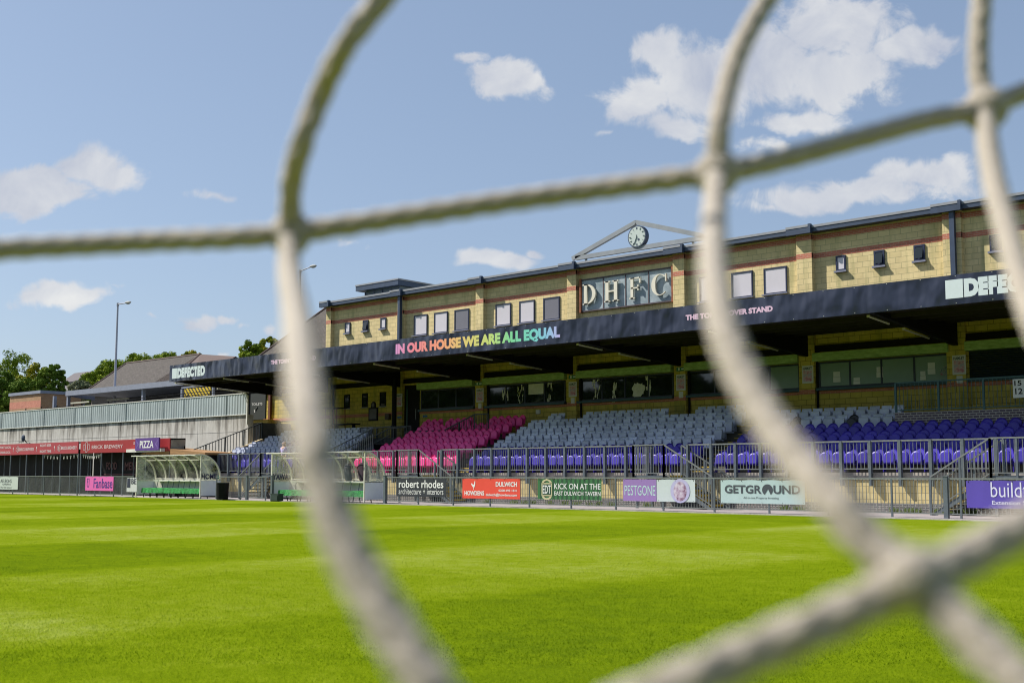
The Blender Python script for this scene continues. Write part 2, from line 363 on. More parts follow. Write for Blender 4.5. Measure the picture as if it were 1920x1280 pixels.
# grass blades, dense near the camera
def blades():
    c_, V, F = [], [], []
    rr = []; cols = 0
    def sample(n, z0, z1, hh, ww):
        Z = z0*(z1/z0)**rng.random(n); lx = (rng.random(n)*1.15-.575)*Z*1920/FPX
        fh = np.array([-sin(YAW), cos(YAW)]); rh = np.array([cos(YAW), sin(YAW)])
        P = fh[None]*Z[:, None]+rh[None]*lx[:, None]
        ok = (P[:, 1] < 30.4); P = P[ok]; n = len(P)
        h = hh*(.55+.9*rng.random(n)); w = ww*(.6+.8*rng.random(n))*(1+0*h); a = rng.random(n)*pi
        tilt = (rng.random((n, 2))-.5)*1.5*h[:, None]
        b0 = np.stack([P[:, 0]-cos_(a)*w, P[:, 1]-sin_(a)*w, np.zeros(n)], 1); b1 = np.stack([P[:, 0]+cos_(a)*w, P[:, 1]+sin_(a)*w, np.zeros(n)], 1)
        tp = np.stack([P[:, 0]+tilt[:, 0], P[:, 1]+tilt[:, 1], h], 1)
        rr.append(np.stack([b0, b1, tp], 1).reshape(-1, 3))
    cos_, sin_ = np.cos, np.sin
    sample(260000, 3.2, 7, .010, .0013)
    sample(130000, 7, 14, .011, .003)
    sample(50000, 14, 30, .009, .005)
    v = np.concatenate(rr); n = len(v)//3
    me = bpy.data.meshes.new('grass'); me.vertices.add(len(v)); me.vertices.foreach_set('co', v.ravel())
    me.loops.add(3*n); me.loops.foreach_set('vertex_index', np.arange(3*n)); me.polygons.add(n)
    me.polygons.foreach_set('loop_start', np.arange(0, 3*n, 3)); me.polygons.foreach_set('loop_total', np.full(n, 3)); me.update(); me.validate()
    me.materials.append(M_blade); o = bpy.data.objects.new('grass', me); COL.objects.link(o); ORG[o.name] = (0, 0, 0)
    tag(o, 'short bright green mown grass of the football pitch', 'grass', kind='stuff')
blades()

# =================================================================== RAILINGS
def railing(name, path, zt, zb, m_post, m_bar, label, cat='railing', group=None, post=1.0, bar=.11, pw=.06, below=0, floor=None, postd=None, rail=.045, loc=None):
    """path: list of (x,y,zshift); vertical bars between a top and a bottom rail, posts reach 'below' under bottom rail"""
    p0 = path[0]; t = thing(name, loc or (p0[0], p0[1], p0[2]+zb-below), label, cat, group)
    top, bars = MB(), MB()
    for a, b in zip(path[:-1], path[1:]):
        A, B = Vector(a), Vector(b); Ln = (B-A).xy.length
        top.bar(A+Vector((0, 0, zt)), B+Vector((0, 0, zt)), rail); bars.bar(A+Vector((0, 0, zb)), B+Vector((0, 0, zb)), .035)
        k = max(1, round(Ln/bar))
        for i in range(1, k):
            q = A.lerp(B, i/k); bars.box(q.x-.008, q.x+.008, q.y-.008, q.y+.008, q.z+zb, q.z+zt)
        k = max(1, round(Ln/post))
        for i in range(0 if a is path[0] else 1, k+1):
            q = A.lerp(B, i/k); pm = MB(); d = postd or pw
            pm.box(q.x-pw/2, q.x+pw/2, q.y-d/2, q.y+d/2, q.z+zb-below, q.z+zt-.005); obj('post', pm, m_post, t)
    obj('top_rail', top, m_bar, t); obj('bars', bars, m_bar, t)
    return t

# pitch-side fence in three runs
for (a, b, lab) in ((-90, -55.75, 'grey pitch fence of thin bars along the dark bar stalls at far left'),
                    (-48.0, -44.0, 'short grey fence length with gate between the two dugouts'),
                    (-35.7, -4.0, 'long grey pitch fence carrying the advertising banners on the right')):
    railing('pitch_fence', [(a, YF, 0), (b, YF, 0)], 1.105, .13, M_grey_steel, M_bar, lab, 'fence', 'pitch-side fence runs', post=1.97, bar=.11, pw=.05, below=.13)

# =================================================================== MAIN STAND
st = thing('football_stand', (XL, YT, 0), 'long two storey yellow block stand with red brick bands and a dark canopy', 'stand')
w = MB()
w.box(at(611.5, 600, YW)[0], XR, YW, YW+6, 3.0, 11.2)            # upper + lower wall volume
obj('wall', w, M_block, st)
xcorner = at(611.5, 600, YP)[0]
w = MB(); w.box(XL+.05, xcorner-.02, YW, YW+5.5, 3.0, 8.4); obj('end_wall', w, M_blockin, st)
# inner (under canopy) facing: slightly proud skin of block, canopy shade put into its colour
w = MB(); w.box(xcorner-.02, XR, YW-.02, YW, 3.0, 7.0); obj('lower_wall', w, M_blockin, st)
# pilasters
PX = [(611.5, 626.5), (745, 762), (892, 912.5), (1063, 1086), (1262, 1289), (1495, 1529), (1771, 1811)]
PE = [(at(a, 560, YP)[0], at(b, 560, YW)[0]) for a, b in PX]
PE[0] = (xcorner, at(626.5, 600, YW)[0])
sp_ = (PE[6][1]-PE[2][1])/4
PE += [(PE[6][0]+sp_, PE[6][1]+sp_)]
band_hi, band_lo = MB(), MB()
Z2 = (10.07, 10.28); Z1 = (10.83, 11.04)
for i, (a, b) in enumerate(PE):
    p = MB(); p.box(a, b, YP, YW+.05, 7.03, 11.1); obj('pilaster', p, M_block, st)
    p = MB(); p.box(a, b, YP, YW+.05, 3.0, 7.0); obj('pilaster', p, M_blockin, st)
    for z0, z1, bb in ((Z2[0], Z2[1], band_lo), (Z1[0], Z1[1], band_hi)):
        if z0 == Z2[0] and False: continue
        bb.box(a-.004, b+.004, YP-.004, YP+.1, z0, z1); bb.box(b-.02, b+.004, YP, YW, z0, z1); bb.box(a-.004, a+.02, YP, YW, z0, z1)
xs = [b for a, b in PE]; xe = [a for a, b in PE][1:]+[XR]
for i, (a, b) in enumerate(zip(xs, xe)):
    band_hi.box(a, b, YW-.006, YW, *Z1)
    if i != 3: band_lo.box(a, b, YW-.006, YW, *Z2)
obj('upper_brick_band', band_hi, M_red, st); obj('lower_brick_band', band_lo, M_red, st)
lb = MB()
for a, b in zip([XL+.05]+xs, [PE[0][0]]+xe): lb.box(a, b, YW-.035, YW-.02, 4.50, 4.68)
for a, b in PE: lb.box(a-.004, b+.004, YP-.006, YP+.05, 4.50, 4.68)
obj('sill_brick_band', lb, M_red, st)
# gutter: stepped out over each pilaster
gt, cp = MB(), MB()
ya, yb = YW-.42, YW-.56
gt.box(xcorner-.35, XR, ya, YW+.3, 11.10, 11.27); cp.box(xcorner-.35, XR, ya-.02, YW+.6, 11.272, 11.37)
for a, b in PE:
    gt.box(a-.3, b+.12, yb, ya+.03, 11.05, 11.30); cp.box(a-.3, b+.12, yb-.015, ya+.03, 11.302, 11.40); gt.box(b+.02, b+.125, yb-.02, ya+.01, 11.04, 11.42)
obj('gutter', gt, M_gutter, st); obj('roof_edge', cp, M_coping, st)
rf = MB(); rf.add([(xcorner-.3, YW+.5, 11.37), (XR, YW+.5, 11.37), (XR, YW+6.2, 11.1), (xcorner-.3, YW+6.2, 11.1)], [(0, 1, 2, 3)]); obj('roof', rf, M_coping, st)
for px in (749.5, 1787.5):
    x = at(px, 470 if px > 1000 else 600, YP-.1)[0]; d = MB(); d.box(x-.09, x+.09, YP-.2, YP-.02, 7.5, 11.1); obj('downpipe', d, M_gutter, st)

def win(x0, x1, z0, z1, Y, pane_m, n=1, fr=.06, sill=M_sill, fm=M_frame, rec=.11, sillp=.16, sillh=.05, open_=False, name='window', panes=None, label=None):
    """a window standing in a dark reveal built proud of nothing: frame box, panes and a sill"""
    fr_ = MB()
    fr_.box(x0, x1, Y-.012, Y+.02, z0, z1)
    o = obj(name, fr_, M_frame, st, label=label)
    b = MB()
    b.box(x0, x0+fr, Y-.05, Y-.012, z0, z1); b.box(x1-fr, x1, Y-.05, Y-.012, z0, z1); b.box(x0+fr, x1-fr, Y-.05, Y-.012, z1-fr, z1); b.box(x0+fr, x1-fr, Y-.05, Y-.012, z0, z0+fr)
    pw = (x1-x0-fr)/n
    for i in range(1, n): b.box(x0+pw*i, x0+pw*i+fr, Y-.05, Y-.012, z0+fr, z1-fr)
    obj('frame', b, fm, o)
    for i in range(n):
        a = x0+fr+pw*i; c = a+pw-fr; pm = MB(); m_ = panes[i] if panes else pane_m
        if open_:
            pm.add([(a, Y-.03, z1-fr), (c, Y-.03, z1-fr), (c, Y-.15, z0+fr*1.3), (a, Y-.15, z0+fr*1.3)], [(0, 3, 2, 1)])
        else: pm.box(a+.004, c-.004, Y-.026, Y-.013, z0+fr+.004, z1-fr-.004)
        obj('pane', pm, m_, o)
    s = MB(); s.box(x0-.05, x1+.05, Y-sillp, Y+.01, z0-sillh, z0); obj('sill', s, sill, o)
    return o
# reveals: wall is solid, so each opening is cut visually by a deep dark reveal frame
def reveal(x0, x1, z0, z1, Y, d=.10, m=None):
    pass
UZ = (8.80, 9.92)
for k, (a, b, mm) in enumerate([(777, 802, M_blind), (815, 840, M_blind), (853, 880, M_glassup), (930, 958.5, M_blind), (974.5, 1003, M_blind), (1019.5, 1050, M_glassup),
                 (1313, 1351, M_blind), (1373, 1413, M_blind), (1434, 1477.5, M_blind)]):
    win(at(a, 590, YW)[0], at(b, 590, YW)[0], UZ[0], UZ[1], YW, mm, fr=.055)
for k, (a, b) in enumerate([(647.5, 657.5), (681, 691), (714, 724.5), (1567.5, 1586), (1639, 1659), (1714, 1735), (1857, 1880)]):
    y = 610 if a < 900 else 480
    win(at(a, y, YW)[0], at(b, y, YW)[0], 9.42, 10.04, YW, M_glass if k not in (0, 2, 3) else M_blind, fr=.07, open_=k in (1, 4, 5, 6), sillp=.14, sillh=.07)

# ---- canopy
ZC0, ZC1 = 6.44, 7.36
can = part('canopy', st)
fa = MB(); fa.box(XLC, XR, YC-.06, YC+.02, ZC0, ZC1)
def fasciamat():
    m, nt, b = newmat('navy_fascia_sheet'); LK = nt.links.new
    b.inputs['Base Color'].default_value = (.018, .023, .05, 1); b.inputs['Roughness'].default_value = .3; b.inputs['Specular IOR Level'].default_value = .6
    tc = nt.nodes.new('ShaderNodeTexCoord'); mp = nt.nodes.new('ShaderNodeMapping'); mp.inputs['Scale'].default_value = (1, 1, .5); LK(tc.outputs['Object'], mp.inputs[0])
    n = nt.nodes.new('ShaderNodeTexNoise'); n.inputs['Scale'].default_value = .8; n.inputs['Detail'].default_value = 2.5; LK(mp.outputs[0], n.inputs['Vector'])
    bp = nt.nodes.new('ShaderNodeBump'); bp.inputs['Strength'].default_value = 1; bp.inputs['Distance'].default_value = .35; LK(n.outputs['Fac'], bp.inputs['Height']); LK(bp.outputs[0], b.inputs['Normal'])
    return m
obj('fascia', fa, fasciamat(), can)
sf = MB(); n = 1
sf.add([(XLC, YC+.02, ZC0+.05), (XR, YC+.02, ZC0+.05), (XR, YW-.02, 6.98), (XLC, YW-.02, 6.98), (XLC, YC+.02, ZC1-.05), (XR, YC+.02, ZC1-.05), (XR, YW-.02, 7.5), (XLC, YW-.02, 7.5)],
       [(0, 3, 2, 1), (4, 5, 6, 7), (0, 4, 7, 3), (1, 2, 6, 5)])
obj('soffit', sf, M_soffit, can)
rb = MB()
for y in (36.5, 38.1, 39.7, 41.2): 
    z = ZC0+.05+(y-YC)/(YW-YC)*.49; rb.box(XLC, XR, y-.05, y+.05, z-.16, z+.02)
obj('purlins', rb, M_soffit, can)
PC = [XLC+.12]+[(a+b)/2 for a, b in PE]
for x in PC:
    b = MB(); b.prism([(YC+.03, ZC0+.02), (YC+.03, ZC0+.25), (YW-.26 if x > -57 else YW, 7.3), (YW-.26 if x > -57 else YW, 6.02)], 'x', x-.09, x+.09); obj('beam', b, M_black, can)
    for s_, y0, y1 in ((-.22, 35.4, 37.0), (-.22, 38.2, 40.4)):
        zz = lambda y: ZC0-.02-(y-YC)/(YW-YC)*.40
        t_ = MB(); t_.tube((x+s_, y0, zz(y0)), (x+s_, y1, zz(y1)), .035); t_.box(x+s_-.05, x+s_+.05, y0-.02, y0+.03, zz(y0)-.03, zz(y0)+.04)
        obj('light_tube', t_, M_tube, can)
beam = MB(); beam.box(XL+.05, XR, YW-.16, YW-.03, 6.20, 6.45); obj('wall_beam', beam, M_black, can)
ZFB = ZC0
# fascia writing
Yt = YC-.063
def rainbow():
    m, nt, b = newmat('rainbow_lettering'); b.inputs['Roughness'].default_value = .5
    tc = nt.nodes.new('ShaderNodeTexCoord'); sp = nt.nodes.new('ShaderNodeSeparateXYZ'); nt.links.new(tc.outputs['Object'], sp.inputs[0])
    mr = nt.nodes.new('ShaderNodeMapRange'); nt.links.new(sp.outputs[0], mr.inputs[0])
    xa = at(742, 650, Yt)[0]-XL; xb = at(1050, 625, Yt)[0]-XL; mr.inputs[1].default_value = xa; mr.inputs[2].default_value = xb
    r = nt.nodes.new('ShaderNodeValToRGB'); nt.links.new(mr.outputs[0], r.inputs[0]); nt.links.new(r.outputs[0], b.inputs['Base Color'])
    e = r.color_ramp.elements; e[0].color = (.62, .26, .55, 1); e[1].color = (.42, .36, .70, 1)
    for p, c in ((.12, (.75, .20, .26)), (.3, (.78, .28, .16)), (.45, (.66, .50, .15)), (.6, (.48, .58, .16)), (.72, (.18, .56, .27)), (.85, (.14, .54, .50)), (.93, (.22, .46, .68))):
        q = e.new(p); q.color = c+(1,)
    return m
M_lilac = mat('pink_lettering', (.62, .42, .58), .5, .03)
M_paleblue = mat('pale_blue_lettering', (.55, .62, .66), .5, .03)
def fit(mb, s, xa, ya, xb, yb, Y, bold=0.0):      # px box: left,top-of-left / right,bottom-of-right
    X0, Zt = at(xa, ya, Y); X1, Zb = at(xb, yb, Y); return text(mb, s, X0, X1, Zb, Zt, Y, bold)
t = MB(); fit(t, 'IN OUR HOUSE WE ARE ALL EQUAL', 742, 645, 1050, 636, Yt, .06); obj('rainbow_lettering', t, rainbow(), can)
t = MB(); fit(t, 'THE TOMMY JOVER STAND', 508, 675.5, 592, 677, Yt, .055); obj('lettering', t, M_lilac, can)
t = MB(); fit(t, 'THE TOMMY JOVER STAND', 1285.5, 590.5, 1449, 586.5, Yt, .055); obj('lettering', t, M_lilac, can)
for (a, yt, sq, b, yb2, yq) in ((323, 691, 332, 385, 705, 710), (1772, 526, 1805, 0, 0, 561)):
    X0, Z1_ = at(a, yt, Yt); X1, _ = at(sq, yt, Yt); _, Z0_ = at(a, yq, Yt)
    t = MB(); t.box(X0, X1, Yt-.002, Yt+.001, Z0_, Z1_)
    hgt = Z1_-Z0_; xw = (at(385, 700, Yt)[0]-at(333, 700, Yt)[0])
    text(t, 'DEFECTED', X1+.03, X1+.03+xw, Z0_, Z1_, Yt, .08); obj('logo_lettering', t, M_paleblue, can)
bolts = MB()
for x in np.arange(XLC+.4, XR, 1.1):
    for z in (ZC0+.04, ZC1-.04): bolts.box(x-.009, x+.009, Yt-.003, Yt+.002, z-.009, z+.009)
obj('fixings', bolts, M_whitedull, can)

# ---- lower storey
def fwin(xa, xb, ref, panes, z0=4.72, z1=5.78, **k):
    return win(at(xa, ref, YW-.02)[0], at(xb, ref, YW-.02)[0], z0, z1, YW-.02, M_glass, n=len(panes), panes=panes, fr=.07, sill=M_sillteal, sillp=.22, sillh=.10, **k)
G, O = M_glass, M_obscure
fwin(790, 891, 740, [G, G, G]); fwin(914, 1061, 730, [G, G, G, G]); fwin(1087, 1264, 720, [G, G, G, G]); fwin(1290, 1501, 710, [G, G, G, O])
fwin(1536, 1781, 700, [O, O, O, O])
for a, b in ((782, 886), (905, 1058), (1080, 1258), (1283, 1496), (1524, 1779), (1811, 1990)):
    X0 = at(a, 710, YW-.3)[0]; X1 = at(b, 700, YW-.3)[0]; q = MB(); q.box(X0, X1, YW-.34, YW-.045, 5.80, 6.14); obj('shutter_box', q, M_shutbox, st)
X0, X1 = at(1818, 680, YW-.02)[0], at(1985, 680, YW-.02)[0]
q = MB(); 
for z in np.arange(4.80, 5.8, .085): q.add([(X0, YW-.05, z), (X1, YW-.05, z), (X1, YW-.08, z+.04), (X0, YW-.08, z+.04), (X0, YW-.05, z+.082), (X1, YW-.05, z+.082)], [(0, 1, 2, 3), (3, 2, 5, 4)])
obj('roller_shutter', q, M_darkrail, st)
q = MB(); q.box(X0-.05, X1, YW-.2, YW-.02, 4.66, 4.79); obj('shutter_sill', q, M_sillteal, st)
# left bays: three small dark windows, door, pipe, column
for a, b in ((646.5, 656.5), (680, 690), (713, 724)): win(at(a, 730, YW-.02)[0], at(b, 730, YW-.02)[0], 5.05, 5.83, YW-.02, M_glass, fr=.05, sillp=.06, fm=M_black)
X0, X1 = at(758, 760, YW-.02)[0], at(787, 760, YW-.02)[0]
d = MB(); d.box(X0, X1, YW-.06, YW-.021, 3.3, 6.1); do = obj('door', d, M_black, st)
d = MB(); d.box(X0+.22, X0+.32, YW-.075, YW-.06, 3.5, 5.9); obj('glazing_strip', d, mat('teal_door_glass', (.03, .09, .07), .3), do)
d = MB(); d.tube((X1-.2, YW-.12, 4.2), (X1-.2, YW-.12, 4.8), .02); obj('handle', d, M_bar, do)
x = at(625.5, 740, YW-.1)[0]; d = MB(); d.tube((x, YW-.12, 3.2), (x, YW-.12, 6.4), .06); obj('downpipe', d, M_black, st)
x = at(506, 740, YW-.1)[0]; d = MB(); d.box(x-.1, x+.1, YW-.14, YW-.005, 3.2, 6.4); obj('downpipe', d, mat('rust_pipe', (.13, .04, .015), .7), st)
for px in (912, 1086, 1289, 1530): 
    x = at(px+3, 740, YW-.1)[0]; d = MB(); d.tube((x, YW-.08, 3.0), (x, YW-.08, 6.3), .05); obj('downpipe', d, M_black, st)
x = at(739.5, 740, 41.9)[0]; d = MB(); d.tube((x, 41.9, 3.0), (x, 41.9, 6.5), .13, n=14); obj('column', d, M_black, st)
# extract fans box etc on roof
vb = thing('roof_vent_house', (at(747, 540, 46)[0], 46, 11.2), 'flat roofed grey louvred plant room rising behind the left roofline', 'plant room')
Xa, Xb = at(686, 545, 46)[0], at(750, 545, 46)[0]
q = MB(); q.box(Xa, Xb, 46, 50.5, 11.1, 12.55); obj('louvred_wall', q, mat('louvre_blue_grey', (.11, .15, .18), .5, .15, 2, stretch=(1, 1, 12)), vb)
q = MB(); q.box(Xa-.5, Xb+.25, 45.6, 51, 12.56, 12.86); obj('roof', q, M_gutter, vb)
q = MB(); q.box(Xa-.53, Xb+.28, 45.57, 51.03, 12.865, 12.95); obj('roof_trim', q, M_coping, vb)
lv = MB()
for z in np.arange(11.3, 12.45, .14): lv.box(Xa+.1, Xb-.1, 45.95, 45.985, z, z+.05)
for i in range(5): x = Xa+(Xb-Xa)*i/4; lv.box(x-.03, x+.03, 45.93, 45.98, 11.2, 12.5)
obj('louvres', lv, M_gutter, vb)

# ---- clock pediment
cy = 42.35
Pa, Pb, Pc = at(1074, 488, cy), at(1193, 417, cy), at(1330, 443, cy)
pd = thing('clock_pediment', (Pb[0], cy, 11.4), 'open grey triangular roof frame holding a round clock above the letters sign', 'clock frame')
q = MB(); A, B, C_ = [Vector((p[0], cy, p[1])) for p in (Pa, Pb, Pc)]
zb = .5*(Pa[1]+Pc[1])+.02
A.z = C_.z = zb
q.bar(A, B, .16, .20); q.bar(B, C_, .16, .20); q.bar(A+Vector((.2, 0, .0)), C_-Vector((.2, 0, 0)), .16, .20); obj('triangle_frame', q, mat('pediment_steel', (.24, .26, .29), .5, .12, 2), pd)
q = MB()
for px in (1099, 1300): x = at(px, 480, cy)[0]; q.box(x-.04, x+.04, cy-.04, cy+.04, 11.38, zb-.08)
obj('support', q, M_grey_steel, pd)
cx, cz = at(1194.5, 443.5, cy-.1)
R = (at(1211.5, 443, cy-.1)[0]-at(1177.5, 443, cy-.1)[0])/2
q = MB(); q.tube((cx, cy-.12, cz), (cx, cy+.12, cz), R, n=40); ck = obj('clock', q, M_gutter, pd)
q = MB(); disc(q, cx, cz, R*.9, cy-.125, 40); obj('clock_face', q, mat('clock_face_pale', (.50, .56, .54), .4, .03), ck)
q = MB()
for i in range(12):
    a = i*pi/6; s, c = sin(a), cos(a); q.bar((cx+s*R*.66, cy-.13, cz+c*R*.66), (cx+s*R*.84, cy-.13, cz+c*R*.84), .06 if i % 3 == 0 else .035, .008)
q.bar((cx, cy-.135, cz), (cx-.30*R, cy-.135, cz-.68*R), .035, .006); q.bar((cx, cy-.135, cz), (cx-.06*R, cy-.135, cz+.18*R), .035, .006); disc(q, cx+.1, cz-.3*R, .06, cy-.131, 12)
obj('clock_hands_and_numerals', q, M_gutter, ck)

# ---- DHFC sign
Yd = YW-.10
X0, Zt = at(1091, 528, Yd); X1 = at(1260.5, 502, Yd)[0]; Zt = 10.50; Zb = 9.04
ds = thing('letter_sign', (X0, Yd, Zb), 'framed pale blue sign board with raised cream letters DHFC', 'sign')
q = MB(); q.box(X0, X1, Yd, YW-.0, Zb, Zt)
def dirtyblue():
    m = mat('weathered_pale_blue_board', (.19, .26, .29), .4, .2, 1.4, col2=(.42, .48, .52)); return m
obj('board', q, dirtyblue(), ds)
q = MB(); e = .09
q.box(X0-e, X0, Yd-.10, YW, Zb-e, Zt+e); q.box(X1, X1+e, Yd-.10, YW, Zb-e, Zt+e)
obj('side_frame', q, mat('rusty_frame', (.22, .07, .025), .8, .4, 4), ds)
q = MB(); q.box(X0, X1, Yd-.04, YW, Zt, Zt+.06); q.box(X0, X1, Yd-.04, YW, Zb-.06, Zb)
for i in (1, 2, 3): x = X0+(X1-X0)*i/4; q.box(x-.025, x+.025, Yd-.02, Yd-.001, Zb, Zt)
obj('frame_bars', q, mat('purple_brown_frame', (.07, .05, .06), .7, .3, 4), ds)
def serif(letter, cx, z0, h, w, Y, th=.10):
    b = MB(); y0, y1 = Y-th, Y; z1 = z0+h; s = .17*w+.04; t = .055
    def bx(xa, xb, za, zb): b.box(xa, xb, y0, y1, za, zb)
    def arc(cx, cz, rx, rz, a0, a1, wf, n=22):
        pts = []
        for i in range(n+1):
            a = a0+(a1-a0)*i/n; wd = wf(a); pts.append(((cx+rx*cos(a), cz+rz*sin(a)), (cx+(rx-wd)*cos(a), cz+(rz-wd*.55)*sin(a))))
        for (p, q_), (p2, q2) in zip(pts[:-1], pts[1:]):
            b.add([(p[0], y0, p[1]), (q_[0], y0, q_[1]), (q2[0], y0, q2[1]), (p2[0], y0, p2[1]), (p[0], y1, p[1]), (q_[0], y1, q_[1]), (q2[0], y1, q2[1]), (p2[0], y1, p2[1])],
                  [(0, 1, 2, 3), (0, 3, 7, 4), (1, 5, 6, 2)])
    xl = cx-w/2; xr = cx+w/2
    if letter in 'DHF':
        bx(xl+.08, xl+.08+s, z0, z1); bx(xl, xl+.16+s, z0, z0+t); bx(xl, xl+.16+s, z1-t, z1)
    if letter == 'D': arc(xl+.08+s*.5, (z0+z1)/2, w-.08-s*.5, h/2, -pi/2, pi/2, lambda a: .06+(s-.03)*abs(cos(a)))
    if letter == 'H':
        bx(xr-.08-s, xr-.08, z0, z1); bx(xr-.16-s, xr, z0, z0+t); bx(xr-.16-s, xr, z1-t, z1); bx(xl+.08+s, xr-.08-s, (z0+z1)/2-.03, (z0+z1)/2+.04)
    if letter == 'F':
        bx(xl+.1, xr, z1-t*1.1, z1-.002); bx(xr-.06, xr+.01, z1-.28, z1-.001); bx(xl+.1, xr-.1, (z0+z1)/2-.03, (z0+z1)/2+.035); bx(xr-.16, xr-.1, (z0+z1)/2-.13, (z0+z1)/2+.14)
    if letter == 'C':
        arc(cx+.03, (z0+z1)/2, w*.55, h/2, radians(48), radians(315), lambda a: .06+(s-.02)*max(0, -cos(a))); bx(xr-.07, xr-.005, z1-.36, z1-.02)
    return b
M_cream = mat('cream_letter', (.70, .66, .54), .5, .08, 4)
for ch, (a, b_) in zip('DHFC', ((1096, 1120), (1136, 1163), (1183, 1204), (1225, 1253))):
    xa = at(a, 545, Yd)[0]; xb = at(b_, 545, Yd)[0]
    obj('letter', serif(ch, (xa+xb)/2, Zb+.26, .98, xb-xa, Yd-.06, .09), M_cream, ds)

# ---- things on the lower wall
def blot(name, c1, c2, c3, s=7):
    m, nt, b = newmat(name); tc = nt.nodes.new('ShaderNodeTexCoord'); n = nt.nodes.new('ShaderNodeTexNoise'); n.inputs['Scale'].default_value = s; n.inputs['Detail'].default_value = 4
    nt.links.new(tc.outputs['Object'], n.inputs[0]); r = nt.nodes.new('ShaderNodeValToRGB'); nt.links.new(n.outputs['Fac'], r.inputs[0]); nt.links.new(r.outputs[0], b.inputs['Base Color'])
    e = r.color_ramp.elements; e[0].position = .38; e[0].color = c1+(1,); e[1].position = .62; e[1].color = c3+(1,); q = e.new(.5); q.color = c2+(1,); b.inputs['Roughness'].default_value = .6; return m
M_blot = blot('pink_poster_print', (.50, .18, .28), (.62, .40, .48), (.42, .38, .52))
M_paper = mat('poster_paper', (.62, .62, .64), .6, .04)
for k, (a, b_, lab) in enumerate(((743, 754.5, 'white matchday poster beside the open dark doorway'), (893, 907, 'matchday poster on the second brick pier from the doorway'), (1066.5, 1081.5, 'matchday poster on the brick pier below the left end of the big letters sign'),
                   (1268, 1285.5, 'matchday poster on the brick pier under the clock side windows'), (1504.5, 1525.5, 'matchday poster left of the four obscured window panes'), (1787, 1812.5, 'large matchday poster beside the closed roller shutter'))):
    Yq = YP-.008; xm = 5.02
    X0, X1 = at(a, 720, Yq)[0], at(b_, 720, Yq)[0]; p = thing('poster', (X0, Yq, 4.9), lab, 'poster', 'matchday posters on the brick piers')
    z0, z1 = 4.94, 5.66
    q = MB(); q.box(X0, X1, Yq-.012, Yq, z0, z1); obj('sheet', q, M_paper, p)
    q = MB(); q.box(X0+.06, X1-.06, Yq-.018, Yq-.013, z0+.07, z1-.20); obj('picture', q, M_blot, p)
    q = MB(); text(q, 'HAMLET', X0+.05, X1-.05, z1-.17, z1-.06, Yq-.016, .03); obj('lettering', q, M_gutter, p)
    if k in (1, 2, 3, 5):
        q = MB(); c = (X0+X1)/2; q.box(c-.11, c+.11, Yq-.01, Yq, z0-.32, z0-.05); obj('notice', q, M_paper, None, label='small white notice taped under the '+('second' if k == 1 else 'third' if k == 2 else 'fourth' if k == 3 else 'rightmost')+' pier poster', cat='notice', group='small notices under the pier posters')
for px in (898, 1074, 1277):
    x, z = at(px, 1, YP)[0], 5.78; z = 5.80
    x = at(px+1, 700, YP-.02)[0]; q = MB(); q.box(x-.24, x+.24, YP-.07, YP-.005, z, z+.17); e_ = obj('exit_sign', q, mat('exit_green', (.02, .16, .10), .5), None, label='green running man exit sign on the pier '+{898: 'nearest the doorway', 1074: 'left of the widest dark windows', 1277: 'below the clock'}[px], cat='exit sign', group='exit signs on the piers')
    q = MB(); q.box(x+.02, x+.2, YP-.074, YP-.071, z+.06, z+.11); q.box(x-.15, x-.07, YP-.074, YP-.071, z+.03, z+.14); obj('pictogram', q, M_white, e_)
# plaque, boxes, toilets board
x, z = at(700, 768, YW-.06); q = MB()
pts = [(x-.38, 4.25), (x+.38, 4.25), (x+.38, 5.0), (x+.18, 5.0)]+[(x+.18*cos(a), 5.02+.22*sin(a)+.1) for a in np.linspace(0, pi, 9)]+[(x-.18, 5.0), (x-.38, 5.0)]
q.prism(pts, 'y', YW-.09, YW-.021); pq = obj('memorial_plaque', q, M_black, None, label='dark round topped memorial plaque on the yellow block wall', cat='plaque')
q = MB(); disc(q, x, 5.14, .12, YW-.094, 14); q.box(x-.3, x+.3, YW-.096, YW-.091, 4.35, 4.92); obj('relief', q, mat('bronze_relief', (.05, .045, .04), .4, .4, 9), pq)
x = at(729, 777, YW-.05)[0]; q = MB(); q.box(x-.17, x+.17, YW-.2, YW-.021, 4.28, 4.60); q.box(x-.13, x+.13, YW-.215, YW-.2, 4.32, 4.42); obj('wall_box', q, mat('brown_box', (.06, .035, .015), .6), None, label='small brown box fixed to the wall right of the plaque', cat='box')
x = at(718, 752, YW-.05)[0]; q = MB(); q.box(x-.15, x+.15, YW-.05, YW-.021, 4.98, 5.18); q.box(x-.12, x+.12, YW-.058, YW-.05, 5.01, 5.15); obj('wall_plate', q, mat('brown_plate', (.05, .03, .02), .5), None, label='small dark plate on the wall up and right of the plaque', cat='plate')
for px, lab in ((749, 'blue arrow sign low on the pier left of the open door'), (797, 'blue arrow sign on the wall right of the open door')):
    Y_ = YP-.01 if px == 749 else YW-.03
    x, z = at(px, 782 if px == 749 else 780, Y_); q = MB(); q.prism([(x-.2, z), (x-.1, z-.08), (x-.1, z-.05), (x+.18, z-.05), (x+.18, z+.05), (x-.1, z+.05), (x-.1, z+.08)], 'y', Y_-.012, Y_); obj('arrow_sign', q, mat('sign_blue', (.01, .12, .30), .5), None, label=lab, cat='sign', group='blue arrow signs')
x, z = at(1010, 772, YW-.05); q = MB(); q.box(x-.12, x+.12, YW-.13, YW-.021, z-.1, z+.1); q.box(x-.08, x+.08, YW-.14, YW-.13, z-.06, z+.06); obj('wall_light', q, M_whitedull, None, label='small square cream light unit on the wall under the second window group', cat='light')
Yt_ = 41.6; X0, X1 = at(470, 740, Yt_)[0], at(498, 740, Yt_)[0]
